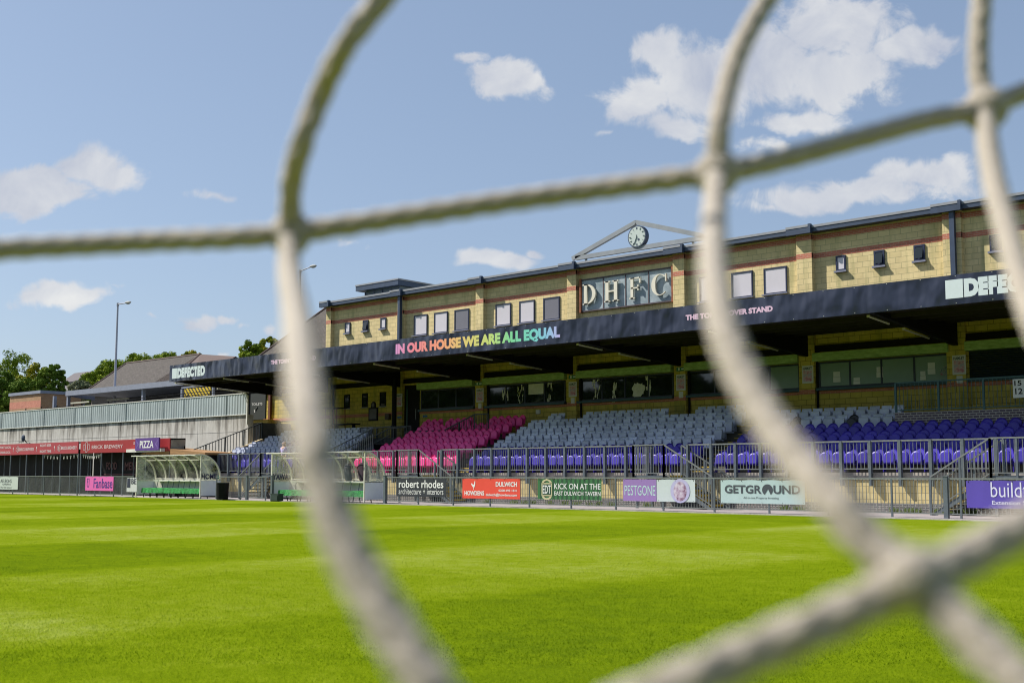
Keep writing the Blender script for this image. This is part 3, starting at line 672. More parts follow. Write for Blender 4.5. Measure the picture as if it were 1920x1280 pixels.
tb = thing('toilets_board', (X0, Yt_, 4.4), 'dark board painted TOILETS with a white arrow at the left end of the stand', 'sign')
q = MB(); q.box(X0, X1, Yt_, Yt_+.1, at(484, 786, Yt_)[1], 6.2); obj('board', q, mat('dark_green_board', (.018, .024, .018), .7), tb)
q = MB(); xa, xb = at(472, 760, Yt_)[0], at(492, 760, Yt_)[0]; zt = at(480, 755, Yt_)[1]; text(q, 'TOILETS', xa, xb, zt-.16, zt, Yt_-.008, .01)
xm = at(480, 766, Yt_)[0]; zm = at(480, 766, Yt_)[1]; q.bar((xm+.15, Yt_-.008, zm+.12), (xm-.1, Yt_-.008, zm-.14), .06, .004); q.add([(xm-.18, Yt_-.008, zm-.24), (xm-.2, Yt_-.008, zm-.02), (xm+.02, Yt_-.008, zm-.16)], [(0, 1, 2)])
obj('lettering', q, M_whitedull, tb)
q = MB(); q.box(X0-.2, at(508, 740, 41.9)[0], 41.7, YW, .0, at(484, 787, 41.7)[1]); obj('end_pier', q, M_blockin, st)

# notices stuck on the obscured panes
for k, (a, b_, y0, y1, lab) in enumerate(((1562, 1576, 697, 716, 'notice sheet stuck low on the first obscured pane'), (1600, 1613, 708, 720, 'faded sheet at the bottom left of the second obscured pane'), (1643, 1656, 688, 707, 'black and white sheet at the right edge of the second obscured pane'),
                       (1725, 1736, 696, 712, 'sheet at the left edge of the last obscured pane'), (1739, 1754, 680, 701, 'pair of sheets in the middle of the last obscured pane'), (1762, 1781, 685, 704, 'cluster of coloured stickers on the last obscured pane'))):
    Yq = YW-.05; X0, Zt = at(a, y0, Yq); X1, Zb = at(b_, y1, Yq); q = MB()
    if k == 5:
        for i in range(9): xx = X0+(X1-X0)*random.random()*.8; zz = Zb+(Zt-Zb)*random.random()*.8; q.box(xx, xx+.09, Yq-.004-.001*i, Yq, zz, zz+.09)
    else:
        zc = (Zb+Zt)/2; q.box(X0, X1, Yq-.004, Yq, Zb, zc-.01); q.box(X0+.01, X1-.01, Yq-.004, Yq, zc, Zt)
    obj('notice', q, M_paper if k != 5 else blot('sticker_print', (.3, .05, .10), (.25, .3, .3), (.04, .10, .12), 9), None, label=lab, cat='notice', group='notices on the obscured panes')

# ---- white drawings / sheets in the dark windows
for k, (a, b_, y0, y1, lab) in enumerate(((991, 1019, 717, 738, 'white sign sheet in the second window group'),)):
    Yq = YW-.062; X0, Zt = at(a, y0, Yq); X1, Zb = at(b_, y1, Yq); q = MB(); q.box(X0, X1, Yq-.003, Yq, Zb, Zt); o_ = obj('window_sheet', q, M_whitedull, None, label='white printed sheet inside the dark windows between the second and third piers', cat='sheet')

for k, (px, py, w_, h_, lab) in enumerate(((948, 741, 14, 22, 'white line drawing of a crouching figure on the glass under the second long window group'), (976, 739, 14, 30, 'white line drawing of a robed figure on the glass left of the white sheet'), (1031, 731, 13, 40, 'tall white line drawing of a striding figure on the glass'), (1118, 725, 14, 40, 'white scribbled drawing at the left of the long dark windows'), (1152, 735, 8, 30, 'thin white drawing on the glass left of the splashed shape'), (1197, 729, 26, 30, 'large white splashed shape painted on the dark glass'), (1216, 727, 12, 38, 'wispy white drawing right of the splashed shape'))):
    Yq = YW-.052; x, z = at(px, py, Yq); sx_ = abs(at(px+w_, py, Yq)[0]-x)/2; sz_ = abs(at(px, py+h_, Yq)[1]-z)/2; q = MB(); rs = random.Random(k)
    if k == 5:
        pts = [(x+sx_*(.75+.35*rs.random())*cos(a), Yq-.001, z-.05+sz_*(.7+.5*rs.random())*sin(a)) for a in np.linspace(0, 2*pi, 26)[:-1]]; q.add(pts, [tuple(range(24, -1, -1))])
    else:
        for i in range(16 if k > 2 else 11):
            cx_ = x+rs.uniform(-.8, .8)*sx_; cz_ = z+rs.uniform(-1, 1)*sz_; a_ = rs.uniform(-.5, .5); l_ = rs.uniform(.06, .2); b_ = rs.uniform(.012, .04)
            q.add([(cx_-b_, Yq-.001-.0003*i, cz_-l_), (cx_+b_, Yq-.001-.0003*i, cz_-l_*.9), (cx_+b_+a_*l_, Yq-.001-.0003*i, cz_+l_), (cx_-b_*.4+a_*l_, Yq-.001-.0003*i, cz_+l_*.8)], [(0, 1, 2, 3)])
    obj('window_drawing', q, M_whitedull, None, label=lab, cat='window drawing', group='white drawings on the dark window glass')

# =================================================================== TERRACE
NR = 7; Y0R, DR, RISE, FL0 = 36.3, .78, .33, 1.2
te = MB()
te.box(XL+1.0, XR, YT, YT+.2, .0, 1.02)       # front wall
tw = MB(); tw.box(XL+2.9, XR, YT, YT+.22, .32, 1.06); obj('terrace_front_wall', tw, brickmat('front_block', (.52, .42, .20), (.58, .48, .25), (.30, .24, .12), .45, .215, .008, (.40, .36, .24)), st)
tw = MB(); tw.box(XL+2.9, XR, YT-.012, YT+.21, .0, .318); obj('plinth', tw, M_engbrick, st)
tw = MB(); tw.box(XL+2.9, XR, YT-.04, YT+.26, 1.063, 1.30); obj('coping', tw, M_coping2, st)
X_PLAT = -16.75
tr = MB()
for i in range(NR):
    y0 = YT+.2 if i == 0 else Y0R+DR*i-.42; y1 = Y0R+DR*(i+1)-.42 if i < NR-1 else YW+.02
    z = FL0+RISE*i
    xr = XR if i < 4 else X_PLAT
    tr.box(XL+2.9, xr, y0, y1, z-RISE-.3 if i else .1, z)
tr.box(XL+.1, XL+2.9, 41.0, YW, 2.2, FL0+RISE*6)
obj('terrace', tr, M_terr, st)
# brick platform at the right
pf = MB(); yp = Y0R+DR*4-.42
pf.box(X_PLAT, XR, yp, YW, FL0+RISE*3-.1, 3.42); obj('platform_brick', pf, brickmat('platform_brick', (.12, .09, .12), (.09, .07, .10), (.38, .35, .33), .215, .085, .014), st)
railing('balustrade', [(X_PLAT+.02, yp+.08, 0), (XR, yp+.08, 0)], 4.47, 3.50, M_tealrail, M_tealrail, 'dark teal balustrade on the brick platform before the roller shutter', 'balustrade', None, 1.52, .14, .07, .08)
q = MB(); X0, Zt = at(1899, 711, yp+.03); X1 = at(1935, 711, yp)[0]; q.box(X0, X1, yp+.005, yp+.02, Zt-.62, Zt); kb = obj('rail_notice', q, M_paper, None, label='white notice board tied to the teal balustrade at the right edge', cat='notice')
q = MB(); text(q, '15', X0+.05, X0+.28, Zt-.22, Zt-.05, yp+.003, .02); text(q, '12', X0+.07, X0+.3, Zt-.5, Zt-.3, yp+.003, .02); obj('lettering', q, M_black, kb)

# aisle steps (yellow nosings)
for a, b_ in ((-36.05, -35.15), (-23.55, -22.6)):
    for i in range(1, NR):
        q = MB(); y = Y0R+DR*i-.42; z = FL0+RISE*i; q.box(a, b_, y-.28, y-.002, z-RISE+.002, z-RISE*.5); obj('aisle_step', q, M_terr, st)
    q = MB()
    for i in range(1, NR):
        y = Y0R+DR*i-.42; z = FL0+RISE*i; q.box(a, b_, y-.283, y-.22, z-RISE*.5-.03, z-RISE*.5+.004); q.box(a, b_, y-.004, y+.05, z-.03, z+.004)
    obj('aisle_nosing', q, M_yel, st)

# ---- seats
def outline(w, z0, z1, arch, n=7):
    pts = [(-w*.86, z0), (w*.86, z0), (w, z0+.06)]
    if arch:
        h = z1-z0; zs = z0+h*.52
        pts += [(w*cos(a), zs+(z1-zs)*sin(a)) for a in np.linspace(0, pi, n*2-1)]
    else:
        pts += [(w*1.02, z1-.05), (w*.93, z1), (-w*.93, z1), (-w*1.02, z1-.05)]
    pts += [(-w, z0+.06)]
    return pts
def seatmesh(kind):
    arch = kind != 'grey'; mb = MB()
    pan = outline(.19 if arch else .175, .40, .80, arch)
    n = len(pan)
    def shell(pts, y0, y1, dish, lean):
        zs = [p[1] for p in pts]; zc = (min(zs)+max(zs))/2; h = max(zs)-min(zs)
        def yy(z): return lean*(z-min(zs))/h
        outer = [(x, y0+yy(z), z) for x, z in pts]; inner = [(x*.8, y0+dish+yy(zc+(z-zc)*.8), zc+(z-zc)*.8) for x, z in pts]
        back = [(x*.98, y1+yy(z), z) for x, z in pts]
        n = len(pts); fs = [(i, (i+1) % n, n+(i+1) % n, n+i) for i in range(n)]+[tuple(range(n, 2*n))]
        fs += [(i, 2*n+i, 2*n+(i+1) % n, (i+1) % n) for i in range(n)]+[tuple(range(3*n-1, 2*n-1, -1))]
        mb.add(outer+inner+back, fs)
    shell(pan, -.03, .05, -.018 if arch else .015, .05)
    bk = outline(.205 if arch else .192, .46, .93, arch)
    shell(bk, .16, .20, .035, .10)
    mb.box(-.20, .20, .08, .13, .36, .41); mb.box(-.23, -.205, .02, .22, .12, .48)
    return mb
SM = {}
for kk, c, c2 in (('blue', (.032, .018, .30), (.05, .03, .42)), ('grey', (.44, .48, .61), (.60, .64, .76)), ('pink', (.80, .02, .24), (.92, .08, .36)), ('dark', (.012, .016, .02), (.02, .02, .025))):
    m = mat(kk+'_seat_plastic', c, .48, .1, 1.2, col2=c2, spec=.5)
    # each seat is faded a little differently
    nt2 = m.node_tree; oi = nt2.nodes.new('ShaderNodeObjectInfo'); hsv = nt2.nodes.new('ShaderNodeHueSaturation'); mr = nt2.nodes.new('ShaderNodeMapRange')
    nt2.links.new(oi.outputs['Random'], mr.inputs[0]); mr.inputs[3].default_value = .8; mr.inputs[4].default_value = 1.2; nt2.links.new(mr.outputs[0], hsv.inputs['Value'])
    b2 = nt2.nodes['Principled BSDF']; src = b2.inputs['Base Color'].links[0].from_socket; nt2.links.new(src, hsv.inputs['Color']); nt2.links.new(hsv.outputs[0], b2.inputs['Base Color'])
    SM[kk] = m
seat_me = {}
for kk in SM:
    mb = seatmesh(kk); me = bpy.data.meshes.new(kk+'_seat'); me.from_pydata(mb.v, [], mb.f); me.materials.append(SM[kk]); me.update(); seat_me[kk] = me
ROWN = ['front row', 'second row', 'third row', 'fourth row', 'fifth row', 'sixth row', 'top row']
SEATS = []
def ordn(n):
    A = 'first second third fourth fifth sixth seventh eighth ninth tenth eleventh twelfth thirteenth fourteenth fifteenth sixteenth seventeenth eighteenth nineteenth twentieth'.split()
    return A[n-1] if n <= 20 else 'twenty-'+A[n-21]
PIT_ = .46
def rowseats(x0, x1, row, kk, block, skip=()):
    n = int(round((x1-x0)/PIT_))
    L_ = [(x0+PIT_*(i+.5)) for i in range(n)]; L_ = [(x, kk(x, row) if callable(kk) else kk) for x in L_ if not any(a < x < b for a, b in skip)]
    for i, (x, k2) in enumerate(L_):
        m_ = len(L_); w_ = ordn(i+1)+' from the left' if i < m_/2 else ordn(m_-i)+' from the right'
        SEATS.append((x, row, k2, block, w_))
LB = 'of the far left block'
for r in range(6):
    xr = [-44.6, -44.6, -45.0, -45.4, -45.8, -46.0][r]
    def kf(x, row): 
        if row < 2: return 'blue'
        if row in (3, 4) and -51.2 < x < -49.8: return 'blue'
        return 'grey'
    xl = -55.4+[0, 0, 0, .46, .92, 1.38][r]
    rowseats(xl, xr, r, kf, LB)
PB = 'of the pink block'
for r in range(6): rowseats(-42.85+.05*r, -36.15, r, 'pink', PB, skip=((-40.3, -39.4),) if r == 5 else ())
rowseats(-43.0, -41.6, 6, 'pink', PB); rowseats(-38.3, -35.8, 6, 'pink', PB); rowseats(-41.3, -39.6, 6, 'pink', PB)
MBK = 'of the middle block'
for r in range(6): rowseats(-35.05, -23.6, r, 'blue' if r < 2 else 'grey', MBK)
for a, b_, z_ in ((1026, 1057, 'in a lone pair'), (1092, 1247, 'under the big letters'), (1302, 1392, 'right of the big letters')): rowseats(at(a, 780, 41)[0], at(b_, 780, 41)[0], 6, 'grey', z_)
RB = 'of the right block'
def kr(x, r):
    if r == 4 and abs(x-at(1606, 770, 39.5)[0]) < .2: return 'dark'
    if r == 4 and abs(x-at(1483, 770, 39.5)[0]) < .2: return 'dark'
    return 'blue' if r < 4 else 'grey'
for r in range(6): rowseats(-22.5, -9.6 if r < 4 else (-16.9 if r == 4 else -17.0), r, kr, RB)

SEATS.sort(key=lambda q: q[0]**2+(Y0R+DR*q[1])**2)
for x, row, kk, block, w_ in SEATS[:300]:
    o = bpy.data.objects.new('stadium_seat', seat_me[kk]); COL.objects.link(o); o.location = (x, Y0R+DR*row, FL0+RISE*row); c = {'dark': 'black'}.get(kk, kk)
    tag(o, f'{c} tip-up seat, {w_} in the {ROWN[row]} {block}', 'seat', f'{c} seats {block}')
KS = list(seat_me); base_ = {k: seatmesh(k) for k in KS}; V_, F_, I_ = [], [], []
for x, row, kk, block, w_ in SEATS[300:]:
    o_ = len(V_); mb = base_[kk]; V_ += [(p[0]+x+45, p[1]+Y0R+DR*row-36, p[2]+FL0+RISE*row) for p in mb.v]; F_ += [tuple(i+o_ for i in f) for f in mb.f]; I_ += [KS.index(kk)]*len(mb.f)
me = bpy.data.meshes.new('far_seats'); me.from_pydata(V_, [], F_)
for k in KS: me.materials.append(SM[k])
me.polygons.foreach_set('material_index', I_); me.update()
o = bpy.data.objects.new('far_seats', me); COL.objects.link(o); o.location = (-45, 36, 0)
tag(o, 'rows of pink, grey and blue tip-up seats in the left half of the stand', 'seats', kind='stuff')
cnt = len(SEATS)

# ---- balustrade on the front wall
def bal(a, b_, lab):
    n = max(1, round(b_-a)); t = thing('balustrade', (a, YB, .86), lab, 'balustrade', 'grey balustrades on the front wall')
    top, bars = MB(), MB(); top.box(a, b_, YB-.03, YB+.03, 2.29, 2.34)
    for i in range(n):
        x0 = a+(b_-a)*i/n+.07; x1 = a+(b_-a)*(i+1)/n-.07
        bars.box(x0, x1, YB-.015, YB+.015, 1.40, 1.435)
        for k in range(8): x = x0+(x1-x0)*k/7; bars.box(x-.008, x+.008, YB-.008, YB+.008, 1.435, 2.29)
    for i in range(n+1):
        x = a+(b_-a)*i/n; p = MB(); p.box(x-.045, x+.045, YB-.05, YB+.09, .86, 2.335); p.box(x-.03, x+.03, YB+.09, YT-.012 if YT-.012 > YB+.09 else YB+.1, .9, 1.0); obj('post', p, M_grey_steel, t)
    obj('top_rail', top, M_bar, t); obj('bars', bars, M_bar, t)
bal(-56.0, -49.2, 'grey balustrade before the blue front rows left of the dugout gate')
bal(-46.4, -38.0, 'grey balustrade before the pink seats, partly behind the right dugout')
bal(-35.9, -24.9, 'grey balustrade before the long middle block of blue and grey seats')
bal(-23.1, -12.1, 'grey balustrade before the right block of blue seats')

# ---- front stairs with landings
def stair(xt, xb, xl, lab, nose, both):
    """flight between landing edge xt (z=1.2) and foot xb (z=0); landing from xt to xl"""
    ya, yb_ = 34.35, YT-.05; z1 = 1.2; n = 7; t = thing('front_stair', ((xt+xb)/2, 34.9, 0), lab, 'stairs', 'steel stairs up to the terrace')
    s, sg = MB(), 1 if xb > xt else -1
    ns = MB(); dx = (xb-xt)/n
    for i in range(n):
        x0 = xt+dx*i; z = z1-(z1/n)*(i+1)+z1/n*.0; a, b_ = sorted((x0, x0+dx)); s.box(a, b_, ya+.05, yb_, z-.03, z) if z > .02 else None
        e0, e1 = sorted((x0+dx, x0+dx-.0+sg*.03)); ns.box(e0, e1, ya+.05, yb_, z-.06, z+.006) if z > .02 else None
        e0, e1 = sorted((x0-.0, x0+sg*.02)); 
    ns.box(min(xt, xt+sg*.03), max(xt, xt+sg*.03), ya+.05, yb_, z1-.06, z1+.006)
    obj('tread', s, M_terr, t); obj('nosing', ns, nose, t)
    a, b_ = sorted((xt, xl)); l = MB(); l.box(a, b_, ya+.02, yb_, z1-.08, z1); 
    for x in (a+.1, b_-.1):
        for y in (ya+.08, yb_-.15): l.box(x-.04, x+.04, y-.04, y+.04, 0, z1-.08)
    obj('landing', l, M_grey_steel, t)
    g2 = MB()
    for y in (ya+.02, yb_): g2.add([(xt, y, z1-.2), (xt, y, z1+.03), (xb, y, .03), (xb, y, -.0), (xb-dx*.6, y, 0)], [(0, 1, 2, 3, 4)]); g2.add([(xt, y+.02, z1-.2), (xt, y+.02, z1+.03), (xb, y+.02, .03), (xb, y+.02, -.0), (xb-dx*.6, y+.02, 0)], [(4, 3, 2, 1, 0)])
    obj('stringer', g2, M_grey_steel, t)
    def run(p, q, zt=1.10, zb_=.08):
        top, bars = MB(), MB(); P, Q = Vector(p), Vector(q); Ln = (Q-P).xy.length; up = Vector((0, 0, 1)); top.bar(P+up*zt, Q+up*zt, .045); bars.bar(P+up*zb_, Q+up*zb_, .03); k = max(2, round(Ln/.115))
        for i in range(1, k): r = P.lerp(Q, i/k); bars.box(r.x-.008, r.x+.008, r.y-.008, r.y+.008, r.z+zb_, r.z+zt)
        k = max(1, round(Ln/1.0))
        for i in range(k+1): r = P.lerp(Q, i/k); pm = MB(); pm.box(r.x-.03, r.x+.03, r.y-.03, r.y+.03, max(0, r.z-.15), r.z+zt-.01); obj('post', pm, M_grey_steel, t)
        obj('handrail', top, M_bar, t); obj('bars', bars, M_bar, t)
    run((xl, ya, z1), (xt, ya, z1)); run((xt, ya, z1), (xb, ya, .06))
    run((xl, ya, z1), (xl, yb_, z1))
    if both: run((xt, yb_-.03, z1), (xb, yb_-.03, .06))
stair(-36.2, -34.2, -37.6, 'stair with yellow step edges going down behind the black and red banners', M_yel, True)
stair(-23.4, -21.4, -24.75, 'stair with yellow step edges between the purple and pale blue banners', M_yel, True)
stair(-47.7, -49.5, -46.4, 'stair with pale step edges beside the left dugout and the gate', M_creamstep, True)
stair(-11.9, -13.7, -10.4, 'stair rising to the right behind the purple banner at the right edge', M_yel, True)

# ---- ramp stair with dark rails in the left-centre, rail through the pink block, side rail
t = thing('terrace_ramp', (-47.5, 38.2, 2.0), 'dark railed ramp sloping down left beside the pink seats', 'ramp')
q = MB(); q.add([(-47.2, 37.9, 1.5), (-43.2, 37.9, 2.75), (-43.2, 37.9, 2.40), (-47.2, 37.9, 1.2), (-47.2, 38.9, 1.5), (-43.2, 38.9, 2.75), (-43.2, 38.9, 2.4), (-47.2, 38.9, 1.2)], [(0, 3, 2, 1), (0, 1, 5, 4), (4, 5, 6, 7)])
obj('slab', q, mat('ramp_navy', (.035, .045, .075), .6, .2), t)
q = MB()
for y in (37.88, 38.92):
    for dz in (.1, .45, .8): q.bar((-47.3, y, 1.5+dz), (-43.2, y, 2.75+dz), .04)
    q.bar((-43.2, y, 3.55), (-41.9, y, 3.6), .04)
    for i in range(38): x = -47.2+i*.108; z = 1.5+(x+47.2)*.3125; q.box(x-.008, x+.008, y-.008, y+.008, z-.05, z+.8)
obj('rails', q, M_darkrail, t)
q = MB()
for i in range(26): x = -46.9+i*.15; z1_ = 2.5+(x+46.9)*.28; q.box(x-.012, x+.012, 37.75, 37.77, 1.5, max(1.6, z1_-.3))
obj('under_bars', q, M_bar, t)
railing('rail', [(-46.9, 40.15, 0), (-44.2, 40.15, .0), (-42.9, 40.15, 0)], 3.72, 2.85, M_darkrail, M_darkrail, 'dark railing behind the ramp in front of grey top seats', 'railing', None, 1.3, .1, .05, .3)
railing('rail', [(-43.0, 39.85, 0), (-40.2, 39.85, 0), (-38.1, 39.85, .72), (-37.2, 39.85, .72)], 3.42, 2.62, M_darkrail, M_darkrail, 'black railing stepping up through the upper pink rows', 'railing', None, 1.2, .11, .05, .3)
# side rail along the left edge of the seats, climbing away from the pitch
A0, A1 = (-56.0, 35.3, 0), (-56.0, 40.4, 0)
t = thing('side_stair_wall', (-56.0, 35.3, 0), 'sloping tan concrete edge with black railing climbing beside the concrete wall', 'stair wall')
zr = lambda y: at(345, 850, 35.15)[1]+(y-35.15)*(at(490, 793, 40.3)[1]-at(345, 850, 35.15)[1])/5.15
q = MB(); q.add([(-56.15, 35.2, 0), (-56.15, 35.2, zr(35.2)-.95), (-56.15, 40.4, zr(40.4)-.95), (-56.15, 40.4, 0), (-55.9, 35.2, 0), (-55.9, 35.2, zr(35.2)-.95), (-55.9, 40.4, zr(40.4)-.95), (-55.9, 40.4, 0)], [(0, 1, 2, 3), (7, 6, 5, 4), (1, 5, 6, 2), (0, 4, 5, 1)])
obj('edge_wall', q, mat('tan_concrete', (.5, .40, .24), .85, .3, 3), t)
q = MB(); q.bar((-56, 35.2, zr(35.2)), (-56, 40.4, zr(40.4)), .045)
for i in range(27):
    y = 35.2+i*.2; q.box(-56.012, -55.988, y-.012, y+.012, zr(y)-.95, zr(y))
obj('railing', q, M_darkrail, t)
for i in range(5): y = 35.3+i*1.27; q = MB(); q.box(-56.03, -55.97, y-.03, y+.03, zr(y)-1.0, zr(y)); obj('post', q, M_darkrail, t)

# red scaffold table
t = thing('steel_frame_stand', (at(628, 790, 41.4)[0], 41.4, 3.2), 'thin red and dark steel frame standing by the drainpipe', 'frame')
q = MB(); X0, X1 = at(617, 780, 41.4)[0], at(640, 780, 41.4)[0]; z0, z1_ = 3.18, at(628, 766, 41.4)[1]
for x in (X0, X1):
    for y in (41.1, 41.7): q.bar((x, y, z0), (x+(.05 if x == X0 else -.05), y, z1_), .035)
obj('legs', q, mat('red_steel', (.18, .02, .02), .6), t)
q = MB(); q.box(X0-.1, X1+.1, 41.05, 41.75, z1_, z1_+.04); obj('top', q, M_black, t)
q = MB(); X0, X1 = at(632, 795, 40.9)[0], at(668, 795, 40.9)[0]; z = at(650, 794, 40.9)[1]; q.box(X0, X1, 40.5, 41.2, z-.06, z); 
for x in (X0+.1, X1-.1): q.box(x-.03, x+.03, 40.7, 40.9, 3.0, z-.06)
obj('table', q, M_black, None, label='low black table against the wall left of the plaque', cat='table')

# =================================================================== DUGOUTS
M_end = mat('grey_white_end_panel', (.80, .84, .88), .45, .06, 2)
M_rib = mat('cream_rib', (.68, .66, .56), .5, .15)
M_greencloth = mat('bright_green_cover', (.004, .20, .03), .7, .4, 5, .8, 25, col2=(.01, .34, .06))
M_navytext = mat('navy_lettering', (.01, .012, .07), .5, .03)
def dugout(x0, x1, word, lab, wx):
    y0, y1 = 32.0, 33.15; zt = 2.20; zl = .90; zb = .16
    t = thing('dugout', ((x0+x1)/2, y0, 0), lab, 'dugout', 'team dugouts by the halfway line')
    def prof(n=16):
        pts = [(y0-.32, zt-.02)]
        for i in range(n+1):
            a = pi/2*(1-i/n); pts.append((y0-.05+(y1-y0+.05)*cos(a), zl+.05+(zt-zl-.05)*sin(a)))
        return pts
    pr = prof()
    k = 6 if word == 'HOME' else 7
    q = MB(); v = []
    for y, z in pr: v += [(x0, y, z), (x1, y, z)]
    q.add(v, [(2*i, 2*i+1, 2*i+3, 2*i+2) for i in range(len(pr)-1)]); obj('curved_cover', q, M_poly, t, smooth=True)
    for i in range(k+1):
        x = x0+(x1-x0)*i/k; q = MB()
        for (a, b), (c, d) in zip(pr[:-1], pr[1:]): q.bar((x, a, b), (x, c, d), .075, .06)
        obj('rib', q, M_rib, t)
    q = MB(); q.box(x0, x1, y0+.5, y0+.54, zt-.26, zt-.22); q.bar((x0, y0-.32, zt-.02), (x1, y0-.32, zt-.02), .04); q.bar((x0, y0+.02, zt-.01), (x1, y0+.02, zt-.01), .05); q.bar((x0, y1-.02, zl+.1), (x1, y1-.02, zl+.1), .05)
    obj('purlin', q, M_whitedull, t)
    for x, s in ((x0, 0), (x1, 1)):
        xa, xb = (x-.02, x) if s == 0 else (x, x+.02)
        e = MB(); e.prism([(y0, zb), (y1, zb), (y1+.02, zb+.2), (y1+.02, zl), (y0, zl)], 'x', xa, xb); ep = obj('end_panel', e, M_end, t)
        e = MB(); e.prism([(y0, zl+.01), (y1, zl+.01)]+[p for p in pr[::-1] if p[0] >= y0][:-1]+[(y0, zt-.02)], 'x', xa+.006, xb-.006); obj('end_glazing', e, M_polyend, t)
        e = MB(); e.bar((x, y0, 0.05), (x, y0, zt), .05); e.bar((x, y0, zl), (x, y1, zl), .04)
        for (a, b), (c, d) in zip(pr[:-1], pr[1:]): e.bar((x, a, b), (x, c, d), .06, .05)
        obj('end_frame', e, M_rib, t)
    # end lettering lies on the outer face of the right end for HOME, on the inner left end for AWAY
    v, f = textmesh(word if word == 'HOME' else 'YAWA', .03); sx = (v[:, 0]-v[:, 0].min())/(v[:, 0].max()-v[:, 0].min()); sz = (v[:, 1]-v[:, 1].min())/(v[:, 1].max()-v[:, 1].min())
    q = MB(); xx = x1+.03 if word == 'HOME' else x0+.035
    ya_, yb_ = (y0+.04, y0+.90) if word == 'HOME' else (y0+.03, y0+.93)
    q.add([(xx, ya_+(yb_-ya_)*sx[i], zl+.08+.27*sz[i]) for i in range(len(v))], f)
    obj('lettering', q, M_navytext, t)
    if word == 'HOME':
        q = MB(); n = 14; q.add([(xx, y0+1.0+.06*cos(2*pi*i/n), zl+.18+.09*sin(2*pi*i/n)) for i in range(n)], [tuple(range(n))]); obj('crest', q, mat('crest_green', (.05, .30, .20), .5), t)
    q = MB(); q.box(x0+.05, x1-.05, y1-.12, y1-.06, .38, zl+.05); obj('back_board', q, M_whitedull, t)
    q = MB(); q.box(x0+.6, x1-.05, y1-.5, y1-.08, zl-.04, zl+.02); obj('shelf', q, M_whitedull, t)
    q = MB(); nb = 11
    for i in range(nb): x = x0+.7+(x1-x0-.9)*i/(nb-1); q.bar((x, y1-.35, .5), (x+.03, y1-.3, zl-.05), .025)
    obj('struts', q, M_grey_steel, t)
    b = thing('bench', ((x0+x1)/2, y0+.45, 0), ('green covered team bench inside the left dugout' if word == 'HOME' else 'green covered team bench inside the right dugout'), 'bench', 'green team benches')
    q = MB(); nx = 60; xa, xb = x0+.35, x1-.12; v = []
    for i in range(nx+1):
        x = xa+(xb-xa)*i/nx; wv_ = .012*sin(i*1.7)+.01*sin(i*.61); v += [(x, y0+.10+wv_, .26+.015*sin(i*2.3)), (x, y0+.12, .50+.012*sin(i*.9)), (x, y0+.55, .52), (x, y0+.58, .30)]
    f = []
    for i in range(nx):
        for j in range(3): f.append((4*i+j, 4*i+4+j, 4*i+5+j, 4*i+1+j))
    f += [(0, 1, 2, 3), (4*nx+3, 4*nx+2, 4*nx+1, 4*nx)]
    q.add(v, f); obj('cover', q, M_greencloth, b)
    for i in range(9): x = xa+.1+(xb-xa-.2)*i/8; q = MB(); q.bar((x, y0+.18, .01), (x+.04, y0+.2, .28), .03); q.bar((x+.12, y0+.5, .01), (x+.08, y0+.46, .28), .03); obj('leg', q, M_black, b)
    return t
dugout(-55.45, -49.4, 'HOME', 'left dugout marked HOME with curved weathered clear roof', 0)
dugout(-43.55, -37.05, 'AWAY', 'right dugout lettered AWAY with curved weathered clear roof', 0)
# kit bags / coats on the away shelf
def coat(x, lab, c, w_=.3, h=.75):
    q = MB(); n = 9; y = 32.75; v = []
    prof_ = [(0, .8), (.12, 1), (.4, 1.05), (.62, .95), (.78, 1.0), (.9, .75), (1, .35)]
    for z, s in prof_:
        for i in range(n): a = 2*pi*i/n; v.append((x+w_*s*cos(a)*(1+.1*sin(3*a+z*5))+(1-z)*.12, y+.12*s*sin(a), .93+h*z))
    f = [(j*n+i, j*n+(i+1) % n, (j+1)*n+(i+1) % n, (j+1)*n+i) for j in range(len(prof_)-1) for i in range(n)]+[tuple(range(len(v)-n, len(v)))]
    q.add(v, f); return obj('coat', q, mat('coat_cloth', c, .9, .3, 6, col2=(c[0]+.05, c[1], c[2])), None, label=lab, cat='coat', group='coats hung in the right dugout')
coat(-38.05, 'navy and red padded coat hanging inside the right dugout near its right end', (.012, .016, .04), .34, .8)
coat(-39.1, 'blue grey coat hanging further left inside the right dugout', (.05, .08, .11), .2, .75)

# bins
def bin_(x, y, r, h, lab):
    t = thing('litter_bin', (x, y, 0), lab, 'bin'); q = MB(); q.tube((x, y, .02), (x, y, h), r*.9, r, 20); obj('barrel', q, M_black, t)
    q = MB(); q.tube((x, y, h), (x, y, h+.03), r*1.05, n=20); obj('rim', q, mat('bin_rim', (.02, .025, .03), .4), t)
Xb_ = at(427, 925, 31.9)[0]; bin_(Xb_, 31.6, .30, .80, 'black round litter bin standing before the fence between the dugouts')
q = MB(); X0 = at(519, 935, 31.9)[0]; q.box(X0, X0+.55, 31.55, 31.85, 0, .32); q.box(X0+.03, X0+.52, 31.53, 31.55, .05, .28); q.box(X0-.01, X0+.56, 31.54, 31.86, .32, .35); obj('equipment_box', q, mat('dark_green_box', (.012, .03, .025), .6), None, label='small dark green box at the left foot of the right dugout', cat='box')
# two steel upright poles in the fence, gate
for px, lab in ((463, 'thick dark gate post left of the pale stairs'), (510, 'thick dark gate post against the right dugout'), (722, 'thick grey post where the banner fence starts'), (1774, 'thick grey fence post left of the purple banner')):
    x = at(px, 930, YF)[0]; q = MB(); q.box(x-.06, x+.06, YF-.06, YF+.06, 0, 1.16); q.box(x-.07, x+.07, YF-.07, YF+.07, 1.16, 1.18); obj('gate_post', q, M_grey_steel, None, label=lab, cat='post', group='thick posts in the pitch fence')

